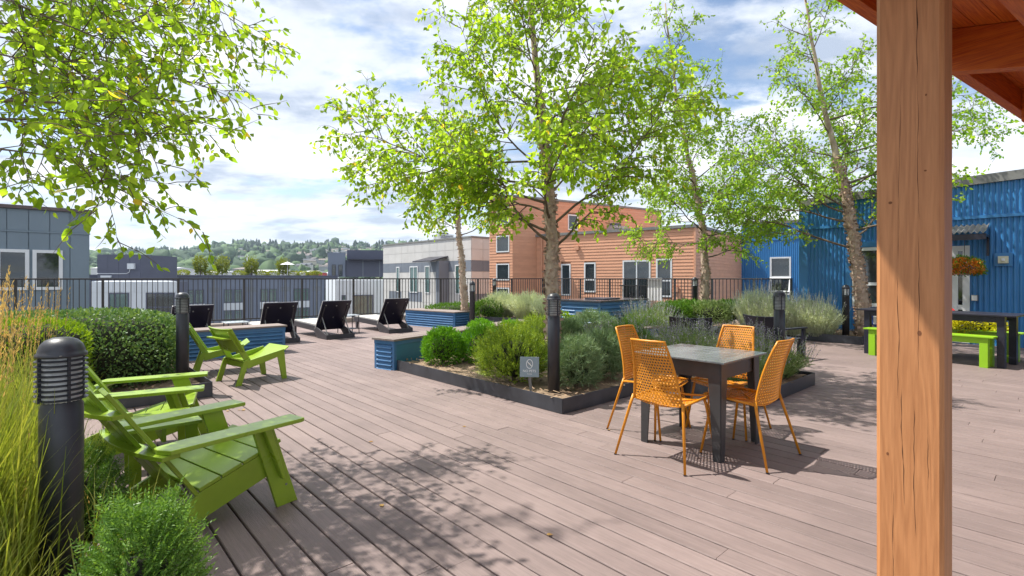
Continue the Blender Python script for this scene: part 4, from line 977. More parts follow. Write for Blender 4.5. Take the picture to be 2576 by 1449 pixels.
# chamfered square post
h = PW / 2; c = .012
post.prism([(-h + c, -h), (h - c, -h), (h, -h + c), (h, h - c), (h - c, h), (-h + c, h), (-h, h - c), (-h, -h + c)], 'z', 0, 2.795)
po = post.build('post', M_POST, sl, (pcx, pcy, 0), ANG_A)
M_CRACK = mat('drying_crack', (.05, .022, .010), .95)
crng = random.Random(4)
for (u, z0, z1, w) in ((.022, 2.02, 2.45, .0024), (.030, 1.55, 2.04, .0013), (.026, 1.02, 1.50, .0013), (-.030, 1.42, 2.0, .0011), (-.034, .92, 1.36, .0014), (-.012, .55, .98, .0016), (.022, .45, .93, .0016), (-.042, .2, .6, .001), (.052, .62, .86, .0009)):
    n = 14; vs = []; fs = []; x = -u
    for k in range(n + 1):
        z = z0 + (z1 - z0) * k / n; x += crng.uniform(-.0020, .0020); ww = w * .55 * (math.sin(math.pi * k / n) ** .5 + .1) * crng.uniform(.25, 1.2); vs += [(x - ww, h + .0006, z), (x + ww, h + .0006, z)]
    fs = [(2 * k, 2 * k + 1, 2 * k + 3, 2 * k + 2) for k in range(n)]
    cr = MB(); cr.add(vs, fs); cr.build('crack', M_CRACK, po)
M_KNOT = mat('wood_knot', (.20, .075, .028), .8)
for (u, z, rx_, rz_) in ((.048, 1.98, .003, .004), (-.052, 1.62, .006, .005), (.046, 1.72, .004, .003), (.03, 1.16, .006, .009), (-.06, .72, .004, .006)):
    kb = MB(); kb.add([(-u + rx_ * math.cos(a), h + .0005, z + rz_ * math.sin(a)) for a in np.linspace(0, 6.28, 11)[:-1]], [tuple(range(10))]); kb.build('knot', M_KNOT, po)
# roof frame: local x along e, y outward (away over the deck), roof falls toward -y at 14 degrees
ro = Vector((3.34, 4.2)); ra = math.atan2(e.y, e.x)
SLP = math.tan(R(14))
RM = Matrix.Translation((ro.x, ro.y, 0)) @ Matrix.Rotation(ra, 4, 'Z')
zb = 3.23
def rput(b, name, m, bevel=.004):
    b.v = [tuple(v) for v in b.v]; o = b.build(name, m, sl, bevel=bevel); o.matrix_basis = RM.copy(); return o
X0, X1 = -4.3, 5.6
rput(MB().prism([(0, zb), (0, zb + .26), (-.09, zb + .26 - .09 * SLP), (-.09, zb)], 'x', X0, X1), 'edge_beam', M_BEAM)
yb0 = -3.6
for i, x in enumerate((-4.2, -2.0, .42, 2.85, 5.2)):
    z_ = lambda y: zb + .26 + y * SLP
    rput(MB().prism([(-.092, z_(-.092) - .36), (-.092, z_(-.092) - .002), (yb0, z_(yb0) - .002), (yb0, z_(yb0) - .36)], 'x', x - .07, x + .07), 'rafter', M_RAFT)
nbrd = 24
for k in range(nbrd):
    y1 = .18 - k * .16; y0 = y1 - .156; z_ = lambda y: zb + .262 + y * SLP
    rput(MB().prism([(y1, z_(y1)), (y1, z_(y1) + .022), (y0, z_(y0) + .022), (y0, z_(y0))], 'x', X0 - .15, X1 + .15), 'roof_board', M_BEAM, bevel=0)
rput(MB().prism([(.20, zb + .31 + .2 * SLP), (.20, zb + .34 + .2 * SLP), (yb0 - .1, zb + .34 + (yb0 - .1) * SLP), (yb0 - .1, zb + .31 + (yb0 - .1) * SLP)], 'x', X0 - .18, X1 + .18), 'roof_sheet', M_TRIMG, bevel=0)
# header beam over the post
hl_ = RM.inverted() @ Vector((pcx, pcy, 0))
ztp = zb + .26 + hl_.y * SLP - .36
rput(MB().box(X0, X1, hl_.y - .07, hl_.y + .07, ztp - .10, ztp - .002), 'header_beam', M_BEAM)

# ---- wall fittings on the blue building
def on_wall(p, wl=wb, f=sb): return f(p)
def wallbox(name, label, cat, p, z, parts):
    s = sb(p); w = wb.M @ Vector((s, -.022, z)); t = thing(name, label, cat, w, wb.ang)
    for nm, m, b in parts: b.build(nm, m, t, bevel=.002)
    return t
wallbox('wall_light', 'small square cream light fitting on a blue backplate on the wall', 'wall light', 2525, 1.72, [('backplate', M_BLUE, MB().box(-.13, .13, -.03, .02, -.13, .13)), ('housing', mat('cream_plastic', (.62, .60, .45), .5), MB().box(-.075, .075, -.10, -.031, -.075, .065)), ('lens', M_WHITEF, MB().box(-.025, .025, -.125, -.101, -.03, .02))])
wallbox('outlet_box', 'small grey outlet box with conduit low on the blue wall', 'outlet box', 2453, .95, [('box', M_TRIMG, MB().box(-.05, .05, -.09, .0, -.06, .06)), ('cover', M_WHITEF, MB().box(-.04, .04, -.10, -.091, -.05, .05)), ('conduit', M_BLUE, MB().box(-.015, .015, -.04, 0, -.85, -.061))])
# ================================================================== PLANTS
def unit(v): return v / np.maximum(np.linalg.norm(v, axis=-1, keepdims=True), 1e-9)
def frames(d, spin):
    """orthonormal frames: d = leaf axis, spin = rotation about it"""
    d = unit(d); h = np.where(np.abs(d[:, 2:3]) < .9, np.array([[0, 0, 1.]]), np.array([[1., 0, 0]])); s = unit(np.cross(d, h)); n = np.cross(s, d)
    c, q = np.cos(spin)[:, None], np.sin(spin)[:, None]; return d, s * c + n * q, n * c - s * q
LEAF = np.array([(0, 0, 0), (.30, .22, .05), (.33, .50, .07), (0, 1, -.02), (-.33, .50, .07), (-.30, .22, .05)]); LEAFF = np.array([(0, 1, 2, 3), (0, 3, 4, 5)])
SMALL = np.array([(0, 0, 0), (.36, .45, .06), (0, 1, 0), (-.36, .45, .06)]); SMALLF = np.array([(0, 1, 2, 3)])
NEEDLE = np.array([(-.5, 0, 0), (.5, 0, 0), (0, 1, 0)]); NEEDLEF = np.array([(0, 1, 2)])
def scatter(shape, faces, pos, d, size, width=None, spin=None):
    n = len(pos); spin = rng.uniform(0, 6.28, n) if spin is None else spin; dd, ss, nn_ = frames(d, spin)
    w = size if width is None else width
    V = pos[:, None] + dd[:, None] * (shape[None, :, 1:2] * size[:, None, None]) + ss[:, None] * (shape[None, :, 0:1] * w[:, None, None]) + nn_[:, None] * (shape[None, :, 2:3] * w[:, None, None])
    F = faces[None] + (np.arange(n) * len(shape))[:, None, None]; return V.reshape(-1, 3), F.reshape(-1, faces.shape[1])
def join(*vf):
    Vs = []; Fs = []; o = 0
    for V, F in vf: Vs.append(V); Fs.append(F + o); o += len(V)
    return np.concatenate(Vs), np.concatenate(Fs)

# ---- birches
M_BIRCH = leafmat('birch_leaf', (.15, .265, .022), (.31, .44, .045), .62, .45, c3=(.55, .42, .05)); M_BIRCH2 = leafmat('birch_leaf_deep', (.12, .24, .026), (.28, .42, .052), .58, .45)
def polyline(p, d, length, nseg, wob, lift, r):
    pts = [p.copy()]; dirs = []
    d = d / np.linalg.norm(d)
    for i in range(nseg):
        d = d + r.normal(0, wob, 3) + np.array([0, 0, lift]); d = d / np.linalg.norm(d); p = p + d * length / nseg; pts.append(p.copy()); dirs.append(d.copy())
    return pts, dirs
def birch(label, base, trunk, rad, limbs, seed, leaf=.062, lmat=None, nparts=300, extra=None, density=1.0, flakes=True, droop=-.10, tws=.055, bsp=.16):
    """trunk: list of world points; limbs: list of (t along trunk, azimuth, elevation, length); every limb carries twigs, every twig leaves"""
    r = np.random.default_rng(seed); t = thing('birch_tree', label, 'tree', base, 0, 'birches in the planting beds'); B0 = np.array(base); lmat = lmat or M_BIRCH
    tp = [np.array(p) - B0 for p in trunk]; n = len(tp)
    # smooth the trunk
    ts = np.linspace(0, n - 1, 22); tr = [np.array([np.interp(x, range(n), [p[k] for p in tp]) for k in range(3)]) + (r.normal(0, .012, 3) if 0 < x < n - 1 else 0) for x in ts]
    rs = [rad * (1 - .86 * (i / 21) ** .9) + (.25 * rad if i == 0 else 0) for i in range(22)]
    MB().tube(tr, rs, 12).build('trunk', M_BARK, t, smooth=True)
    br = MB(); tw = MB(); LP = []; LD = []
    def twig(p, d, length, depth):
        pts, ds = polyline(p, d, length, 4, .16, droop, r); tw.tube(pts, [.004, .0035, .003, .002, .001], 3, caps=False)
        m = max(2, int(length / .037 * density))
        for k in range(m):
            u = (k + .6) / m; i = min(3, int(u * 4)); f = u * 4 - i; q = pts[i] * (1 - f) + pts[i + 1] * f
            dd = ds[i] * .55 + r.normal(0, .55, 3); dd[2] -= .45; dd /= np.linalg.norm(dd); LP.append(q + dd * .012); LD.append(dd)
    def grow(p, d, length, rad_, level):
        ns = max(4, int(length / .22)); pts, ds = polyline(p, d, length, ns, .11, .03 if level == 0 else droop * .35, r)
        rr = [rad_ * (1 - .88 * i / ns) for i in range(ns + 1)]; br.tube(pts, rr, 6 if level == 0 else 5, caps=False)
        if level == 0:
            m = int(length / .145)
            for k in range(m):
                u = .22 + .78 * (k + r.uniform(0, .8)) / m; i = min(ns - 1, int(u * ns)); q = pts[i] + (pts[i + 1] - pts[i]) * (u * ns - i)
                s = r.normal(0, 1, 3); s -= ds[i] * s.dot(ds[i]); s /= np.linalg.norm(s); s[2] *= .7; dd = ds[i] * .75 + s * .85
                grow(q, dd, length * r.uniform(.26, .42) * (1.1 - .45 * u), rad_ * .42 * (1 - .6 * u) + .003, 1)
        else:
            m = max(2, int(length / tws))
            for k in range(m):
                u = .15 + .85 * (k + r.uniform(0, .9)) / m; u = min(u, .99); i = min(ns - 1, int(u * ns)); q = pts[i] + (pts[i + 1] - pts[i]) * (u * ns - i)
                s = r.normal(0, 1, 3); s -= ds[i] * s.dot(ds[i]); s /= np.linalg.norm(s); twig(q, ds[i] * .6 + s * .8, r.uniform(.14, .34), 0)
    for (u, az, el, ln) in limbs:
        x = u * 21; i = min(20, int(x)); q = tr[i] + (tr[i + 1] - tr[i]) * (x - i); d = np.array([math.sin(R(az)) * math.cos(R(el)), math.cos(R(az)) * math.cos(R(el)), math.sin(R(el))])
        grow(q, d, ln, max(.012, rs[i] * .25), 0)
    for (pts, rr0) in (extra or []):
        pts = [np.array(p) - B0 for p in pts]; m = len(pts); rr = [rr0 * .65 * (1 - .8 * k / (m - 1)) for k in range(m)]; br.tube(pts, rr, 6, caps=False)
        if rr0 > .0085:                                           # bough leaves the trunk a little lower down
            hd = np.linalg.norm((pts[0] - tr[10])[:2]); j = int(np.argmin([abs(q[2] - max(1.6, pts[0][2] - .35 * hd)) for q in tr])); br.tube([tr[j], (tr[j] + pts[0]) / 2 + np.array([0, 0, .04]), pts[0]], [rr0 * 1.5, rr0 * 1.2, rr0], 6, caps=False)
        for k in range(m - 1):
            seg = pts[k + 1] - pts[k]; ln = np.linalg.norm(seg); dn = seg / ln
            for j in range(int(ln / bsp) + 1):
                s = r.normal(0, 1, 3); s -= dn * s.dot(dn); s /= np.linalg.norm(s); grow(pts[k] + seg * r.uniform(0, 1), dn * .8 + s * .7, r.uniform(.30, .62), .0045, 1)
    br.build('branches', M_BARK if rad > .15 else M_TWIG, t, smooth=True); tw.build('twigs', M_TWIG, t, kind='stuff')
    LP = np.array(LP); LD = np.array(LD); size = r.uniform(.6, 1.15, len(LP)) * leaf
    world_ = LP + B0; X = world_[:, 0] / np.maximum(world_[:, 1], .1); inview = (np.abs(X) < 1.03) & (world_[:, 1] > .5)
    order = np.argsort(np.where(inview, world_[:, 1], 1e3)); one = np.zeros(len(LP), bool); one[order[:nparts]] = True
    V, F = scatter(LEAF, LEAFF, LP[~one], LD[~one], size[~one], size[~one] * r.uniform(.75, 1.0, (~one).sum())); npmesh('foliage', lmat, V, F, t, kind='stuff')
    if nparts:
        v, f = scatter(LEAF, LEAFF, np.zeros((1, 3)), np.array([[0, 1., 0]]), np.ones(1), spin=np.zeros(1)); lm = bpy.data.meshes.new('leaf'); lm.from_pydata(v.tolist(), [], f.tolist()); lm.materials.append(lmat); lm.update()
        D, S, Nn = frames(LD[one], r.uniform(0, 6.28, one.sum()))
        for p, dd, ss, nn_, sz in zip(LP[one], D, S, Nn, size[one]):
            o = bpy.data.objects.new('leaf', lm); COL.objects.link(o); o.parent = t
            o.matrix_basis = Matrix(((ss[0] * sz, dd[0] * sz, nn_[0] * sz, p[0]), (ss[1] * sz, dd[1] * sz, nn_[1] * sz, p[1]), (ss[2] * sz, dd[2] * sz, nn_[2] * sz, p[2]), (0, 0, 0, 1)))
    if flakes:                                                    # curling bark
        m = int(900 * rad / .12); uu = r.uniform(0, .62, m) * 21; ii = uu.astype(int); T_ = np.array(tr); RS = np.array(rs); fr = (uu - ii)[:, None]; c = T_[ii] * (1 - fr) + T_[ii + 1] * fr; rd = (RS[ii] * (1 - fr[:, 0]) + RS[ii + 1] * fr[:, 0])
        a = r.uniform(0, 6.28, m); nrm = np.stack([np.cos(a), np.sin(a), np.zeros(m)], -1); tang = np.stack([-np.sin(a), np.cos(a), r.normal(0, .35, m)], -1) * np.where(r.random(m) < .5, 1, -1)[:, None]
        p = c + nrm * rd[:, None] * .97; d = unit(tang + nrm * r.uniform(.25, .9, m)[:, None]); sz = r.uniform(.02, .065, m) * (rad / .11)
        up = np.array([0, 0, 1.]); w = sz * r.uniform(.35, .9, m); q = np.stack([p - up * w[:, None] / 2, p + d * sz[:, None] - up * w[:, None] / 3, p + d * sz[:, None] + up * w[:, None] / 3, p + up * w[:, None] / 2], 1)
        npmesh('bark_flakes', M_BARKF, q.reshape(-1, 3), np.arange(4 * m).reshape(-1, 4), t, kind='stuff')
    print(label[:30], 'leaves', len(LP)); return t
def spiral(n, u0, u1, l0, l1, el0=22, el1=52, az0=0, step=137.5, jit=18, seed=0):
    r = random.Random(seed); return [(u0 + (u1 - u0) * i / (n - 1) + r.uniform(-.008, .008), az0 + step * i + r.uniform(-jit, jit), el0 + (el1 - el0) * i / (n - 1) + r.uniform(-7, 7), (l0 + (l1 - l0) * (i / (n - 1)) ** .9) * r.uniform(.85, 1.12)) for i in range(n)]
# centre tree in the shrub bed
def PW_(x, y, Y): v = P(x, y, Y); return (v.x, v.y, v.z)
x1, y1 = .59, 7.2
birch('tall birch with peeling trunk rising from the middle of the shrub bed', (x1, y1, .10), [(x1, y1, .10), (x1 - .02, y1, 1.4), (x1 - .06, y1 + .05, 2.6), (x1 - .16, y1 + .1, 3.8), (x1 - .35, y1 + .1, 5.4), (x1 - .4, y1 + .1, 7.2)], .118,
      [(.262, 95, 42, 1.5), (.275, 255, 24, 1.7), (.30, 285, 18, 2.9), (.315, 80, 24, 2.5), (.33, 200, 20, 2.2), (.345, 320, 22, 2.2), (.40, 265, 14, 3.0), (.47, 280, 10, 2.8), (.52, 90, 12, 2.4)] + spiral(22, .36, .95, 2.7, 1.0, 24, 55, 250, seed=2), 41, leaf=.084, tws=.064)
x4, y4 = 7.50, 10.8
birch('leaning forked birch with shaggy bark in front of the blue wall', (x4, y4, .10), [(x4, y4, .10), (x4 - .10, y4, 1.4), (x4 - .28, y4, 2.6), (x4 - .55, y4, 3.8), (x4 - .95, y4, 5.4), (x4 - 1.25, y4 + .1, 7.6)], .145,
      [(.44, 40, 55, 3.4), (.42, 285, 15, 2.2), (.30, 270, 12, 2.6), (.33, 60, 22, 2.6), (.36, 160, 20, 2.0), (.39, 300, 20, 2.6)] + spiral(19, .44, .96, 2.5, .9, 22, 55, 240, seed=5), 42, leaf=.078, lmat=M_BIRCH2, density=.85, tws=.07,
      extra=[([PW_(2240, 430, 10.8), PW_(2390, 290, 10.5), PW_(2500, 300, 10.3)], .02), ([PW_(2300, 250, 10.8), PW_(2420, 240, 10.5), PW_(2480, 280, 10.3)], .015), ([PW_(2350, 330, 10.8), PW_(2450, 330, 10.4), PW_(2530, 345, 10.2)], .012)])
x3, y3 = 4.93, 13.0
birch('birch with crooked trunk among the low green shrubs by the end railing', (x3, y3, .28), [(x3, y3, .28), (x3 + .03, y3, 1.6), (x3 - .05, y3, 2.8), (x3 - .35, y3, 4.2), (x3 - .7, y3, 5.8), (x3 - 1.0, y3, 8.4)], .12,
      spiral(27, .25, .96, 2.7, .9, 12, 55, 60, seed=9), 43, leaf=.084, lmat=M_BIRCH2, density=.85)
x2, y2 = -1.30, 13.9
birch('slender birch behind the corrugated bench beside the curry bushes', (x2, y2, .28), [(x2, y2, .28), (x2 - .06, y2, 1.6), (x2 - .18, y2, 3.0), (x2 - .25, y2, 4.4), (x2 - .3, y2, 6.0)], .105,
      spiral(15, .42, .95, 1.7, .7, 10, 50, 70, seed=13), 44, leaf=.085, nparts=0, density=.7)
# near birch at the left, trunk outside the view, its boughs reach over the deck
x0, y0 = -4.75, 3.95
def PW_(x, y, Y): v = P(x, y, Y); return (v.x, v.y, v.z)
BOUGHS = []; brg = random.Random(31)
for i in range(13):
    ya = -170 + 480 * i / 12; Yb = brg.uniform(3.0, 4.4); xe = np.interp(ya, [-160, 0, 150, 300, 420, 470], [380, 430, 470, 440, 330, 220]) + brg.uniform(-120, 30)
    BOUGHS.append(([PW_(-70, ya - 30, Yb + .2), PW_(xe * .35, ya + 15, Yb + .1), PW_(xe * .7, ya + 50, Yb), PW_(xe, ya + 110, Yb - .1)], .010))
birch('near birch whose boughs hang over the lime chairs', (x0, y0, .10), [(x0, y0, .10), (x0 + .05, y0, 1.6), (x0 + .12, y0, 3.0), (x0 + .2, y0 - .05, 4.6), (x0 + .2, y0, 6.6)], .11,
      spiral(6, .62, .96, 2.0, 1.0, 34, 55, 30, seed=17), 45, leaf=.066,
      extra=[([PW_(-40, 40, 3.9), PW_(120, 130, 3.7), PW_(300, 250, 3.5), PW_(380, 350, 3.4)], .022), ([PW_(-40, 300, 3.8), PW_(150, 300, 3.6), PW_(330, 390, 3.4)], .018), ([PW_(-40, 370, 3.6), PW_(120, 390, 3.4), PW_(300, 440, 3.2)], .012), ([PW_(230, 390, 3.3), PW_(290, 460, 3.3), PW_(320, 520, 3.25)], .006), ([PW_(60, 350, 3.5), PW_(190, 400, 3.4), PW_(300, 470, 3.3)], .007),
             ([PW_(60, -60, 3.8), PW_(250, 60, 3.7), PW_(420, 170, 3.6)], .02), ([PW_(60, 200, 3.9), PW_(250, 220, 3.7), PW_(460, 300, 3.6)], .018), ([PW_(240, -160, 4.2), PW_(440, -90, 4.3), PW_(520, -10, 4.3), PW_(560, 60, 4.3), PW_(570, 125, 4.3)], .010), ([PW_(440, -90, 4.4), PW_(530, -20, 4.4), PW_(580, 50, 4.4), PW_(600, 135, 4.4)], .006), ([PW_(440, -90, 4.5), PW_(500, 20, 4.5), PW_(530, 100, 4.5)], .006), ([PW_(-30, 250, 3.3), PW_(180, 260, 3.2), PW_(360, 330, 3.2)], .016), ([PW_(-30, -20, 3.4), PW_(160, 60, 3.3), PW_(330, 130, 3.3)], .016)] + BOUGHS, flakes=False, tws=.085, bsp=.26)

# ---- shrubs
M_INNER = mat('dark_shrub_core', (.022, .026, .012), .95, var=.4, vscale=30)
def shell(n, rx, ry, rz, seed, lump=.12, lf=3.0, depth=.25, zlo=-.55, sq=2.0):
    """points through the outer shell of a lumpy rounded mass; returns pos, outward"""
    r = np.random.default_rng(seed); d = unit(r.normal(0, 1, (int(n * 1.7), 3))); d = d[d[:, 2] > zlo][:n]
    k = (np.abs(d) ** sq).sum(1) ** (-1 / sq); L = 1 + lump * snoise(d[:, 0] * lf + d[:, 2] * lf * .7, d[:, 1] * lf - d[:, 2] * lf * .6, seed)
    t = 1 - depth * r.random(len(d)) ** 1.6; p = d * (k * L * t)[:, None] * [rx, ry, rz]; nrm = unit(d / np.array([rx, ry, rz])); return p, nrm
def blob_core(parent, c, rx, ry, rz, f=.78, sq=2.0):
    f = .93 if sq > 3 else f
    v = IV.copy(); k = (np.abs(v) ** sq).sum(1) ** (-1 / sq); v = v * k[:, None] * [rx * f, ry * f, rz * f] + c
    npmesh('dark_core', M_INNER, v, IF, parent, smooth=True)  # solid dark blob added inside the leaf shell to block the view through
def stems(parent, n, h, spread, rad, m=None):
    b = MB()
    for i in range(n): a = 6.28 * i / n; b.tube([(0, 0, 0), (spread * .3 * math.cos(a), spread * .3 * math.sin(a), h * .5), (spread * math.cos(a), spread * math.sin(a), h)], [rad, rad * .8, rad * .5], 5)
    b.build('stem', m or M_TWIG, parent)
def shrub(name, label, loc, rx, ry, rz, style, m, n, seed, size, group=None, lift=0.0, rz_=0, sq=2.0, lump=.12, zlo=-.7, up=.5):
    t = thing(name, label, 'shrub', loc, rz_, group); c = np.array([0, 0, rz * .86 + lift])
    p, nr = shell(n, rx, ry, rz, seed, lump, zlo=zlo, sq=sq); p = p + c; r = np.random.default_rng(seed + 1); upv = np.array([0, 0, up])
    keep = p[:, 2] > .01; p, nr = p[keep], nr[keep]; n = len(p)
    if style == 'leaf':
        d = nr * .6 + r.normal(0, .6, (n, 3)) + upv * .3; s = size * r.uniform(.7, 1.25, n); V, F = scatter(SMALL, SMALLF, p, d, s, s * .85)
    elif style == 'spray':                                        # flattened upright sprays
        d = nr * .9 + r.normal(0, .25, (n, 3)) + upv; s = size * r.uniform(.6, 1.3, n); sets = []
        d = unit(d)
        for k in range(4):
            dd = d + r.normal(0, .38, (n, 3)); sets.append(scatter(SMALL, SMALLF, p + d * (s * .22 * k)[:, None], dd, s * .75, s * .30))
        V, F = join(*sets)
    elif style == 'yew':                                          # sprigs with two ranks of needles
        d = unit(nr * .8 + r.normal(0, .22, (n, 3)) + upv); L = size * r.uniform(.6, 1.3, n); sets = []; _, sd, nd = frames(d, r.uniform(0, 6.28, n))
        K = 8
        for k in range(K):
            q = p + d * (L * (k + .5) / K)[:, None]; w = L * .24 * (1 - .45 * k / K)
            for sg in (-1, 1): sets.append(scatter(SMALL, SMALLF, q, d * .75 + sd * sg + r.normal(0, .1, (n, 3)), w, w * .46))
        sets.append(scatter(SMALL, SMALLF, p + d * L[:, None], d, L * .22, L * .08)); V, F = join(*sets)
    elif style == 'pine':
        d = unit(nr * .7 + r.normal(0, .3, (n, 3)) + upv); sets = []; K = 15
        for k in range(K):
            q = p + d * (size * (.15 + .85 * k / K)); dd = d * .8 + r.normal(0, .62, (n, 3)); L = size * r.uniform(.6, 1.0, n); sets.append(scatter(NEEDLE, NEEDLEF, q, dd, L, np.full(n, .0060)))
        V, F = join(*sets)
    npmesh('foliage', m, V, F, t, kind='stuff'); blob_core(t, c, rx, ry, rz, .66, sq); stems(t, 4, rz * .9, rx * .4, .012)
    return t
L_ARB = leafmat('bright_arborvitae', (.085, .235, .014), (.19, .41, .028), .3, .55); L_YG = leafmat('yellow_green_yew', (.11, .185, .016), (.31, .42, .045), .3, .55)
L_HEDGE = leafmat('dark_hedge_leaf', (.052, .13, .034), (.19, .29, .10), .2, .5, spec=.25); L_LIMEB = leafmat('lime_barberry', (.13, .24, .012), (.26, .38, .02), .3, .55)
L_PINE = leafmat('blue_green_pine', (.10, .185, .075), (.29, .39, .21), .12, .6); L_YEW = leafmat('fresh_yew', (.070, .165, .026), (.19, .335, .06), .25, .45); L_GREEN = leafmat('mid_green_shrub', (.055, .145, .015), (.14, .27, .03), .22, .55)
L_CURRY = leafmat('silver_curry_plant', (.40, .46, .33), (.62, .67, .54), .25, .8); L_LAVS = leafmat('lavender_stem', (.15, .23, .07), (.32, .41, .17), .15, .75); L_LAVF = leafmat('lavender_flower', (.25, .22, .34), (.44, .40, .54), .1, .8)
# shrub bed
def gsh(p0, p1, ytop, ybase, z=.115):                             # survey: columns, top row, base row -> centre, radius, height
    x, Y = G((p0 + p1) / 2, ybase, z); rad = (p1 - p0) / 2 / FPX * Y; zt = EYE - (ytop - 700) / FPX * Y; return (x, Y + rad * .55, z - .02), rad, zt - z
def put_shrub(name, lab, p0, p1, yt, yb, style, m, n, seed, size, grp=None, ry=1.0, **k):
    loc, rad, h = gsh(p0, p1, yt, yb); return shrub(name, lab, loc, rad, rad * ry, h / 1.86, style, m, n, seed, size, grp, **k)
put_shrub('globe_arborvitae', 'round bright green globe shrub nearest the long blue bench end', 1062, 1162, 826, 918, 'spray', L_ARB, 2600, 60, .050, lump=.06)
put_shrub('globe_arborvitae', 'round bright green globe shrub between the bench end globe and the yellow green bush', 1158, 1262, 822, 915, 'spray', L_ARB, 2600, 61, .050, lump=.08)
put_shrub('globe_arborvitae', 'round bright green globe shrub half hidden against the bench top', 1168, 1248, 806, 872, 'spray', L_ARB, 1800, 62, .05)
put_shrub('globe_arborvitae', 'small round bright green globe shrub behind the yellow green bush', 1255, 1320, 806, 862, 'spray', L_ARB, 1400, 63, .05)
put_shrub('yellow_green_bush', 'large yellow green upright bush left of the no pets sign', 1208, 1378, 832, 968, 'yew', L_YG, 1700, 64, .125, ry=.85, up=.8)
put_shrub('yellow_green_bush', 'yellow green bush behind the large one beside the birch trunk', 1300, 1400, 806, 890, 'yew', L_YG, 1000, 65, .125, up=.8)
put_shrub('mountain_pine', 'blue green dwarf pine right of the corner bollard', 1405, 1502, 862, 978, 'pine', L_PINE, 560, 66, .12, up=.7)
put_shrub('mountain_pine', 'blue green dwarf pine beside the left orange chair', 1470, 1560, 846, 956, 'pine', L_PINE, 560, 67, .12, up=.7)
put_shrub('mountain_pine', 'tall blue green dwarf pine behind the others next to the birch', 1440, 1560, 792, 890, 'pine', L_PINE, 900, 68, .10, up=.7)
put_shrub('mountain_pine', 'blue green dwarf pine close behind the corner bollard', 1400, 1470, 812, 905, 'pine', L_PINE, 600, 69, .10, up=.7)
put_shrub('green_yew_bush', 'fresh green bush behind the left orange chair', 1535, 1640, 822, 930, 'yew', L_GREEN, 1100, 70, .11, up=.7)
put_shrub('green_yew_bush', 'fresh green bush in front of the pale lavender', 1560, 1680, 800, 862, 'yew', L_GREEN, 1100, 71, .11, up=.7)
# hedge bed
hl0 = toab(-3.42, 5.78)
def hedge(label, a0, a1, b0, b1, h, m, n, seed, size, style='leaf', nm='clipped_hedge'):
    x, y = AB((a0 + a1) / 2, (b0 + b1) / 2); return shrub(nm, label, (x, y, .09), (b1 - b0) / 2, (a1 - a0) / 2, h / 1.86, style, m, n, seed, size, rz_=ANG_B, sq=5.0, lump=.07, zlo=-.9, lift=.02)
hedge('long dark green clipped hedge in the steel edged bed', hl0[0] + .45, hl0[0] + 2.6, hl0[1] - 3.5, hl0[1] - .10, .83, L_HEDGE, 46000, 72, .042)
hedge('lime green leafy bush in front of the clipped hedge', hl0[0] + .12, hl0[0] + .95, hl0[1] - 2.45, hl0[1] - 1.05, .80, L_LIMEB, 7000, 73, .045, 'spray', 'lime_bush')
# foreground yews
shrub('yew_bush', 'near bright green yew bush with feathery sprigs beside the nearest bollard', (-1.235, 1.70, .03), .125, .14, .275, 'yew', L_YEW, 1700, 75, .085, up=.7, lump=.30)
shrub('yew_bush', 'small bright yew behind the nearest bollard under the chair back', (-2.02, 2.34, .03), .17, .17, .27, 'yew', L_YEW, 1300, 76, .08, up=.9)
# beds at the back
def sb_(name, lab, x, y, z, rx, ry, rz, style, m, n, seed, size, **k): return shrub(name, lab, (x, y, z), rx, ry, rz, style, m, n, seed, size, **k)
sb_('low_green_shrub', 'low bright shrub at the foot of the caged bollard by the curry bushes', -.62, 13.35, .28, .38, .34, .26, 'spray', L_GREEN, 1500, 80, .06)
sb_('low_green_shrub', 'flat green ground cover around the slender birch', -1.6, 14.9, .26, .95, .5, .18, 'spray', L_GREEN, 2200, 81, .06)
for i, (px, lab) in enumerate(((1690, 'low green mounded shrub left end of the raised bed'), (1735, 'low green mounded shrub in front of the raised bed bollard'), (1790, 'low green mounded shrub at the crooked birch foot'), (1840, 'low green mounded shrub next to the silver lavender'))):
    Y = 12.0 + .3 * (i % 2); sb_('low_green_shrub', lab, (px - 1288) / FPX * Y, Y, .28, .48, .42, .27, 'spray', L_GREEN if i != 2 else L_LAVS, 1700, 82 + i, .07)
sb_('low_green_shrub', 'green leafy perennial against the blue wall beside the caged bollard', 6.75, 11.6, .10, .36, .36, .40, 'leaf', L_GREEN, 2200, 88, .05)
sb_('low_green_shrub', 'small yellow shrub peeking over the long bench behind the birch', .95, 9.6, .10, .30, .3, .33, 'leaf', L_LIMEB, 1200, 89, .05)

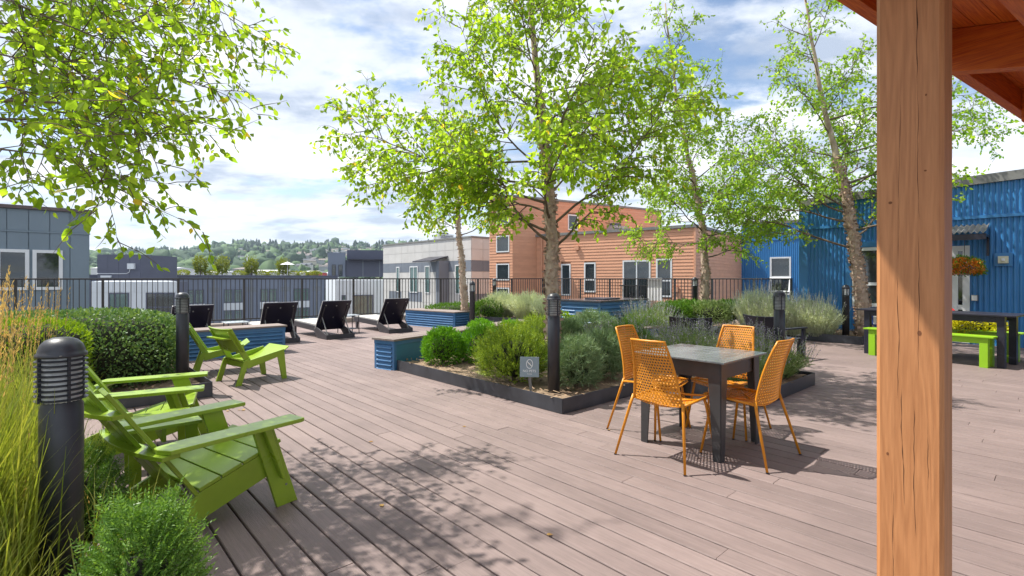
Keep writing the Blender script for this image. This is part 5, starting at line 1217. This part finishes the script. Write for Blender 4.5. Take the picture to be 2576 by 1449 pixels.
# ---- lavender and curry plants: upright stems, grey leaves, flower spikes
def tufted(name, label, loc, rx, ry, h, n, seed, mleaf, mflow=None, nf=0, fh=.12, cat='plant', lean=.55, leaf_n=7, lw=.006, lsz=.05):
    t = thing(name, label, cat, loc); r = np.random.default_rng(seed)
    a = r.uniform(0, 6.28, n); q = np.sqrt(r.random(n)); bx = np.cos(a) * q; by = np.sin(a) * q
    base = np.stack([bx * rx * .45, by * ry * .45, np.zeros(n)], -1); hh = h * (1 - .45 * q ** 2.2) * r.uniform(.82, 1.08, n)
    tip = np.stack([bx * rx, by * ry, hh], -1) + r.normal(0, .03, (n, 3)); d = tip - base
    side = unit(np.cross(d, r.normal(0, 1, (n, 3)))); w = .0032
    mid = base + d * .5 + np.array([0, 0, 1]) * (h * .10 * q)[:, None]
    V = np.stack([base - side * w, base + side * w, mid + side * w, mid - side * w, tip + side * w * .6, tip - side * w * .6], 1).reshape(-1, 3)
    F = (np.array([(0, 1, 2, 3), (3, 2, 4, 5)])[None] + (np.arange(n) * 6)[:, None, None]).reshape(-1, 4); sets = [(V, F)]
    for k in range(leaf_n):
        u = r.uniform(.15, .95, n)[:, None]; p = base * (1 - u) ** 2 + mid * 2 * u * (1 - u) + tip * u * u; s = r.uniform(.7, 1.3, n) * lsz
        sets.append(scatter(SMALL, SMALLF, p, unit(d) * .8 + r.normal(0, .5, (n, 3)), s, np.full(n, lw * 2)))
    V, F = join(*sets); npmesh('foliage', mleaf, V, F, t, kind='stuff')
    if mflow:
        m = min(nf, n); sel = r.permutation(n)[:m]; p0 = tip[sel]; dd = unit(d[sel] + np.array([0, 0, .35]) + r.normal(0, .10, (m, 3))); L = r.uniform(.7, 1.4, m) * fh
        sd = unit(np.cross(dd, r.normal(0, 1, (m, 3)))) * .0016; e = p0 + dd * L[:, None]
        st_ = (np.stack([p0 - sd, p0 + sd, e + sd, e - sd], 1).reshape(-1, 3), np.arange(4 * m).reshape(-1, 4)); npmesh('flower_stems', mleaf, *st_, t, kind='stuff')
        fs = []
        for k in range(7):
            q_ = p0 + dd * (L * (.45 + .09 * k))[:, None]; fs.append(scatter(SMALL, SMALLF, q_, dd * .8 + r.normal(0, .7, (m, 3)), np.full(m, .020), np.full(m, .012)))
        V, F = join(*fs); npmesh('flower_spikes', mflow, V, F, t, kind='stuff')
    return t
Lg = lambda p, y, z=.1: (*G(p, y, z), z)
def lav(lab, a, b, rx, h, n, seed, nf, z=.1): x, y = AB(a, b); return tufted('lavender', lab, (x, y, z), rx, rx, h, n, seed, L_LAVS, L_LAVF, nf, .16)
lav('lavender clump at the bed corner spilling over the steel edge on the open deck side', 2.55, 6.72, .46, .42, 620, 90, 190)
lav('lavender clump behind the far orange chair', 2.62, 5.98, .42, .44, 560, 91, 170)
lav('lavender clump inside the bed behind the cafe table', 3.30, 6.35, .46, .50, 620, 92, 210)
lav('lavender clump between the cafe table and the black chairs', 3.95, 6.0, .48, .52, 640, 93, 230)
lav('lavender clump at the foot of the louvered bollard in the bed', 2.95, 6.98, .40, .52, 560, 94, 220)
lav('lavender clump beside the green bush behind the left orange chair', 4.5, 5.95, .42, .48, 520, 95, 170)
lav('lavender clump along the far edge of the bed before the black chairs', 3.75, 6.85, .45, .52, 600, 96, 220)
tufted('lavender', 'pale flowering lavender mound beside the kitchen island', (2.66, 10.0, .0), .62, .5, .78, 1100, 97, L_LAVS, mat('x_unused', (.1, .1, .1)) and leafmat('pale_lavender_flower', (.26, .24, .36), (.42, .40, .52), .1, .8), 460, .16, leaf_n=9)
def curry(lab, x, y, z, rx, ry, h, n, seed): return tufted('curry_plant', lab, (x, y, z), rx, ry, h, n, seed, L_CURRY, None, 0, leaf_n=13, lsz=.045, lw=.007)
curry('silver grey curry bush left half of the mound before the railing', -.30, 13.6, .28, .62, .55, .72, 1300, 100)
curry('silver grey curry bush right half of the mound before the railing', .42, 13.2, .28, .66, .55, .72, 1300, 101)
curry('silver grey curry bush partly behind the centre birch trunk', .85, 12.6, .28, .45, .4, .60, 800, 102)
for i, (px, Y, h, lab) in enumerate(((1900, 11.6, .98, 'tall silver lavender in front of the end of the railing'), (1950, 11.3, .90, 'silver lavender behind the louvered bollard at the blue corner'), (2010, 11.2, .78, 'silver lavender in the bed at the blue corner trim'), (2060, 11.0, .72, 'silver lavender next to the green perennial by the blue wall'))):
    tufted('silver_lavender', lab, ((px - 1288) / FPX * Y, Y, .10), .52, .48, h, 1000, 104 + i, L_CURRY, leafmat('silver_flower', (.26, .25, .30), (.42, .42, .48), .1, .8), 240, .18, leaf_n=11, lw=.007)

# ---- feather reed grass in the near bed
M_BLADE = leafmat('grass_blade', (.16, .23, .028), (.38, .40, .085), .35, .5); M_PLUME = leafmat('grass_plume', (.40, .26, .11), (.66, .48, .25), .3, .8); M_STRAW = leafmat('straw_stem', (.34, .30, .08), (.52, .42, .16), .2, .6)
def blades(n, r, spread, h0, h1, w, bend, sx=.12, sy=.12):
    a = r.uniform(0, 6.28, n); out = np.stack([np.cos(a), np.sin(a), np.zeros(n)], -1); b = np.stack([r.normal(0, sx, n), r.normal(0, sy, n), np.zeros(n)], -1); h = r.uniform(h0, h1, n)
    K = 6; P_ = []; bb_ = bend * r.uniform(.2, 1.2, n)
    for k in range(K): u = k / (K - 1); P_.append(b + out * (spread * u * .35 + bb_ * u ** 2.6)[:, None] + np.array([0, 0, 1]) * (h * (u - .28 * (bb_ / max(h1, .1)) * u ** 3))[:, None])
    side = np.stack([-np.sin(a), np.cos(a), np.zeros(n)], -1); V = []
    for k, p in enumerate(P_): ww = w * (1 - (k / (K - 1)) ** 2 * .9); V += [p - side * ww, p + side * ww]
    V = np.stack(V, 1); F = np.array([(2 * k, 2 * k + 1, 2 * k + 3, 2 * k + 2) for k in range(K - 1)]); return V.reshape(-1, 3), (F[None] + (np.arange(n) * 2 * K)[:, None, None]).reshape(-1, 4), P_
def reed(label, loc, n, seed, h, plumes, sx=.10, bend=.22):
    t = thing('feather_reed_grass', label, 'grass', loc, 0, 'feather reed grass clumps'); r = np.random.default_rng(seed)
    V, F, _ = blades(n, r, .12, h * .35, h * .80, .0035, bend, sx, sx); npmesh('blades', M_BLADE, V, F, t, kind='stuff')
    V, F, Pp = blades(plumes, r, .16, h * .85, h * 1.06, .0016, .07, sx * .8, sx * .8); npmesh('stems', M_STRAW, V, F, t, kind='stuff')
    a, b = Pp[-2], Pp[-1]; d = unit(b - a); sets = []
    for k in range(34):
        u = r.uniform(-1.1, 1.0, plumes)[:, None]; q = b - d * .12 + d * .13 * u; sets.append(scatter(SMALL, SMALLF, q, d * 1.0 + r.normal(0, .22, q.shape), r.uniform(.012, .024, plumes), np.full(plumes, .0055)))
    V, F = join(*sets); npmesh('plumes', M_PLUME, V, F, t, kind='stuff'); return t
gl_ = 'tall feather reed grass with tan plumes around the nearest bollard'
for x, y, n, h, pl in ((-1.95, 1.72, 900, 1.18, 26), (-1.72, 1.48, 500, .8, 4), (-2.02, 1.86, 1000, 1.28, 50), (-2.38, 2.20, 900, 1.30, 50), (-1.72, 2.02, 110, .70, 2), (-2.75, 2.55, 700, 1.30, 40), (-2.9, 3.0, 500, 1.25, 30)): reed(gl_, (x, y, .04), n, int(-x * 1000), h, pl)

# ---- planted things by the blue wall
yb = pp + dv * .3
shrub('yellow_leaved_shrub', 'yellow leaved shrub behind the lime benches', (pp.x - .45, pp.y + .65, .30), .42, .3, .22, 'leaf', leafmat('golden_leaf', (.42, .40, .01), (.62, .58, .03), .3, .6), 2200, 120, .05)
shrub('yellow_leaved_shrub', 'yellow leaved shrub in the corrugated planter box', (pp.x + .35, pp.y - .10, .40), .45, .4, .26, 'leaf', MATS['golden_leaf'], 1600, 121, .05)
rc = thing('red_cushion', 'plain red cushion on the wall side lime bench', 'cushion', (7.72, 9.05, .475), pa); MB().lathe([(0, 0), (.16, .02), (.20, .10), (.19, .26), (.12, .34), (0, .36)], 12).build('cover', mat('red_fabric', (.55, .012, .012), .8, bump=.3, bscale=60), rc, smooth=True)
pcu = thing('patterned_cushion', 'small red white and blue patterned cushion at the table end', 'cushion', (6.72, 9.35, .475), pa); MB().box(-.16, .16, -.05, .05, 0, .30).build('cover', mat('blue_fabric', (.02, .05, .22), .8), pcu, bevel=.04)
for k_, (x_, w_) in enumerate(((-.09, .03), (0, .05), (.09, .03))): MB().box(x_ - w_ / 2, x_ + w_ / 2, -.054, .054, .03, .27).build('stripe', MATS['red_fabric'] if k_ != 1 else M_WHITEF, pcu)
hb_s = sb(2437); hbw = wb.M @ Vector((hb_s, -.62, 1.55))
hb = thing('hanging_basket', 'hanging basket of orange and red flowers beside the door', 'hanging basket', hbw)
MB().lathe([(0, -.14), (.12, -.12), (.19, -.02), (.20, .04), (.18, .04), (0, .02)], 16).build('basket', M_BARK, hb, smooth=True); MB().tube([(0, 0, .04), (0, 0, .62)], .005, 5).build('hanger', M_RAIL, hb)
p_, n_ = shell(2400, .29, .29, .20, 130, .2); r_ = np.random.default_rng(131)
V, F = scatter(SMALL, SMALLF, p_, n_ + r_.normal(0, .6, p_.shape), np.full(len(p_), .045), np.full(len(p_), .04)); npmesh('flowers', leafmat('orange_blossom', (.50, .10, .02), (.70, .32, .03), .2, .7, c3=(.15, .25, .03)), V, F, hb, kind='stuff')
p_, n_ = shell(900, .33, .32, .24, 132, .25); V, F = scatter(SMALL, SMALLF, p_, n_ + r_.normal(0, .6, p_.shape), np.full(len(p_), .05), np.full(len(p_), .035)); npmesh('leaves', L_GREEN, V, F, hb, kind='stuff')

# ---- plants on the far grey roof
for i, (px, h) in enumerate(((508, 3.0), (563, 2.9), (637, 2.9), (717, 2.8))):
    u = (px - 1288) / FPX; tt_ = (u * 65 + 43.7) / (.74 - .673 * u); b_ = Vector((-43.7, 65)) + B * tt_ + Vector((-B.y, B.x)) * .9
    t = thing('roof_tree', ['bushy little roof tree standing alone at the stair house end', 'narrow little roof tree left of the white mast', 'bushy little roof tree just right of the white mast', 'vase shaped little roof tree nearest the penthouse'][i], 'tree', (b_.x, b_.y, 1.6)); MB().tube([(0, 0, 0), (.05, 0, h * .5)], .07, 6).build('trunk', M_TWIG, t)
    p_, n_ = shell(1100, .95, .95, h * .45, 140 + i, .2); p_[:, :2] *= (.25 + .85 * (p_[:, 2:] / (h * .45) * .5 + .5)); p_ *= (1 + .22 * r_.normal(0, 1, (len(p_), 1))); p_ += [0, 0, h * .40]
    V, F = scatter(SMALL, SMALLF, p_, n_ + r_.normal(0, .6, p_.shape), np.full(len(p_), .26), np.full(len(p_), .18)); npmesh('crown', leafmat('roof_tree_leaf', (.12, .15, .02), (.24, .28, .04), .2, .7), V, F, t, kind='stuff')
for i, px in enumerate((462, 535, 605, 662, 690, 742, 766, 790, 800)):
    u = (px - 1288) / FPX; tt_ = (u * 65 + 43.7) / (.74 - .673 * u); b_ = Vector((-43.7, 65)) + B * tt_ + Vector((-B.y, B.x)) * .7
    t = thing('roof_bush', 'small yellow green bush along the far roof edge', 'bush', (b_.x, b_.y, 1.6), 0, 'small bushes on the far roof edge'); p_, n_ = shell(320, .8, .7, .42, 150 + i, .2); p_ += [0, 0, .38]
    V, F = scatter(SMALL, SMALLF, p_, n_ + r_.normal(0, .6, p_.shape), np.full(len(p_), .22), np.full(len(p_), .16)); npmesh('foliage', leafmat('roof_bush_leaf', (.14, .20, .02), (.34, .36, .05), .2, .7), V, F, t, kind='stuff')
um = thing('white_parasol', 'white parasol on the far roof terrace', 'parasol', (-33.0, 74.5, 1.6)); MB().lathe([(1.1, 1.75), (.1, 2.15), (0, 2.2)], 8).build('canopy', M_WHITEF, um); MB().tube([(0, 0, 0), (0, 0, 2.1)], .04, 6).build('pole', M_WHITEF, um)

# ---- fallen leaves on the deck
fl = leafmat('fallen_leaf', (.30, .16, .05), (.45, .30, .10), .1, .8)
lmesh = bpy.data.meshes.new('leaf'); v, f = scatter(LEAF, LEAFF, np.zeros((1, 3)), np.array([[0, 1., 0]]), np.ones(1), spin=np.zeros(1)); lmesh.from_pydata(v.tolist(), [], f.tolist()); lmesh.materials.append(fl); lmesh.update()
frng = random.Random(8)
for i in range(28):
    if i < 16: x, y = frng.uniform(-3.2, -2.7), frng.uniform(5.0, 5.35)
    else: x, y = frng.uniform(-1.2, 3.4), frng.uniform(2.6, 7.2)
    a_, b_ = toab(x, y)
    if a_ > 3.2 and 3.6 < b_ < 7.4 or (a_ > 2.0 and b_ > 5.3): continue
    o = link('fallen_leaf', lmesh, None, (x, y, .004), frng.uniform(0, 6.28)); s = frng.uniform(.03, .05); o.scale = (s, s, s); tag(o, 'dry brown leaf lying on the deck boards', 'leaf', 'fallen leaves on the deck')
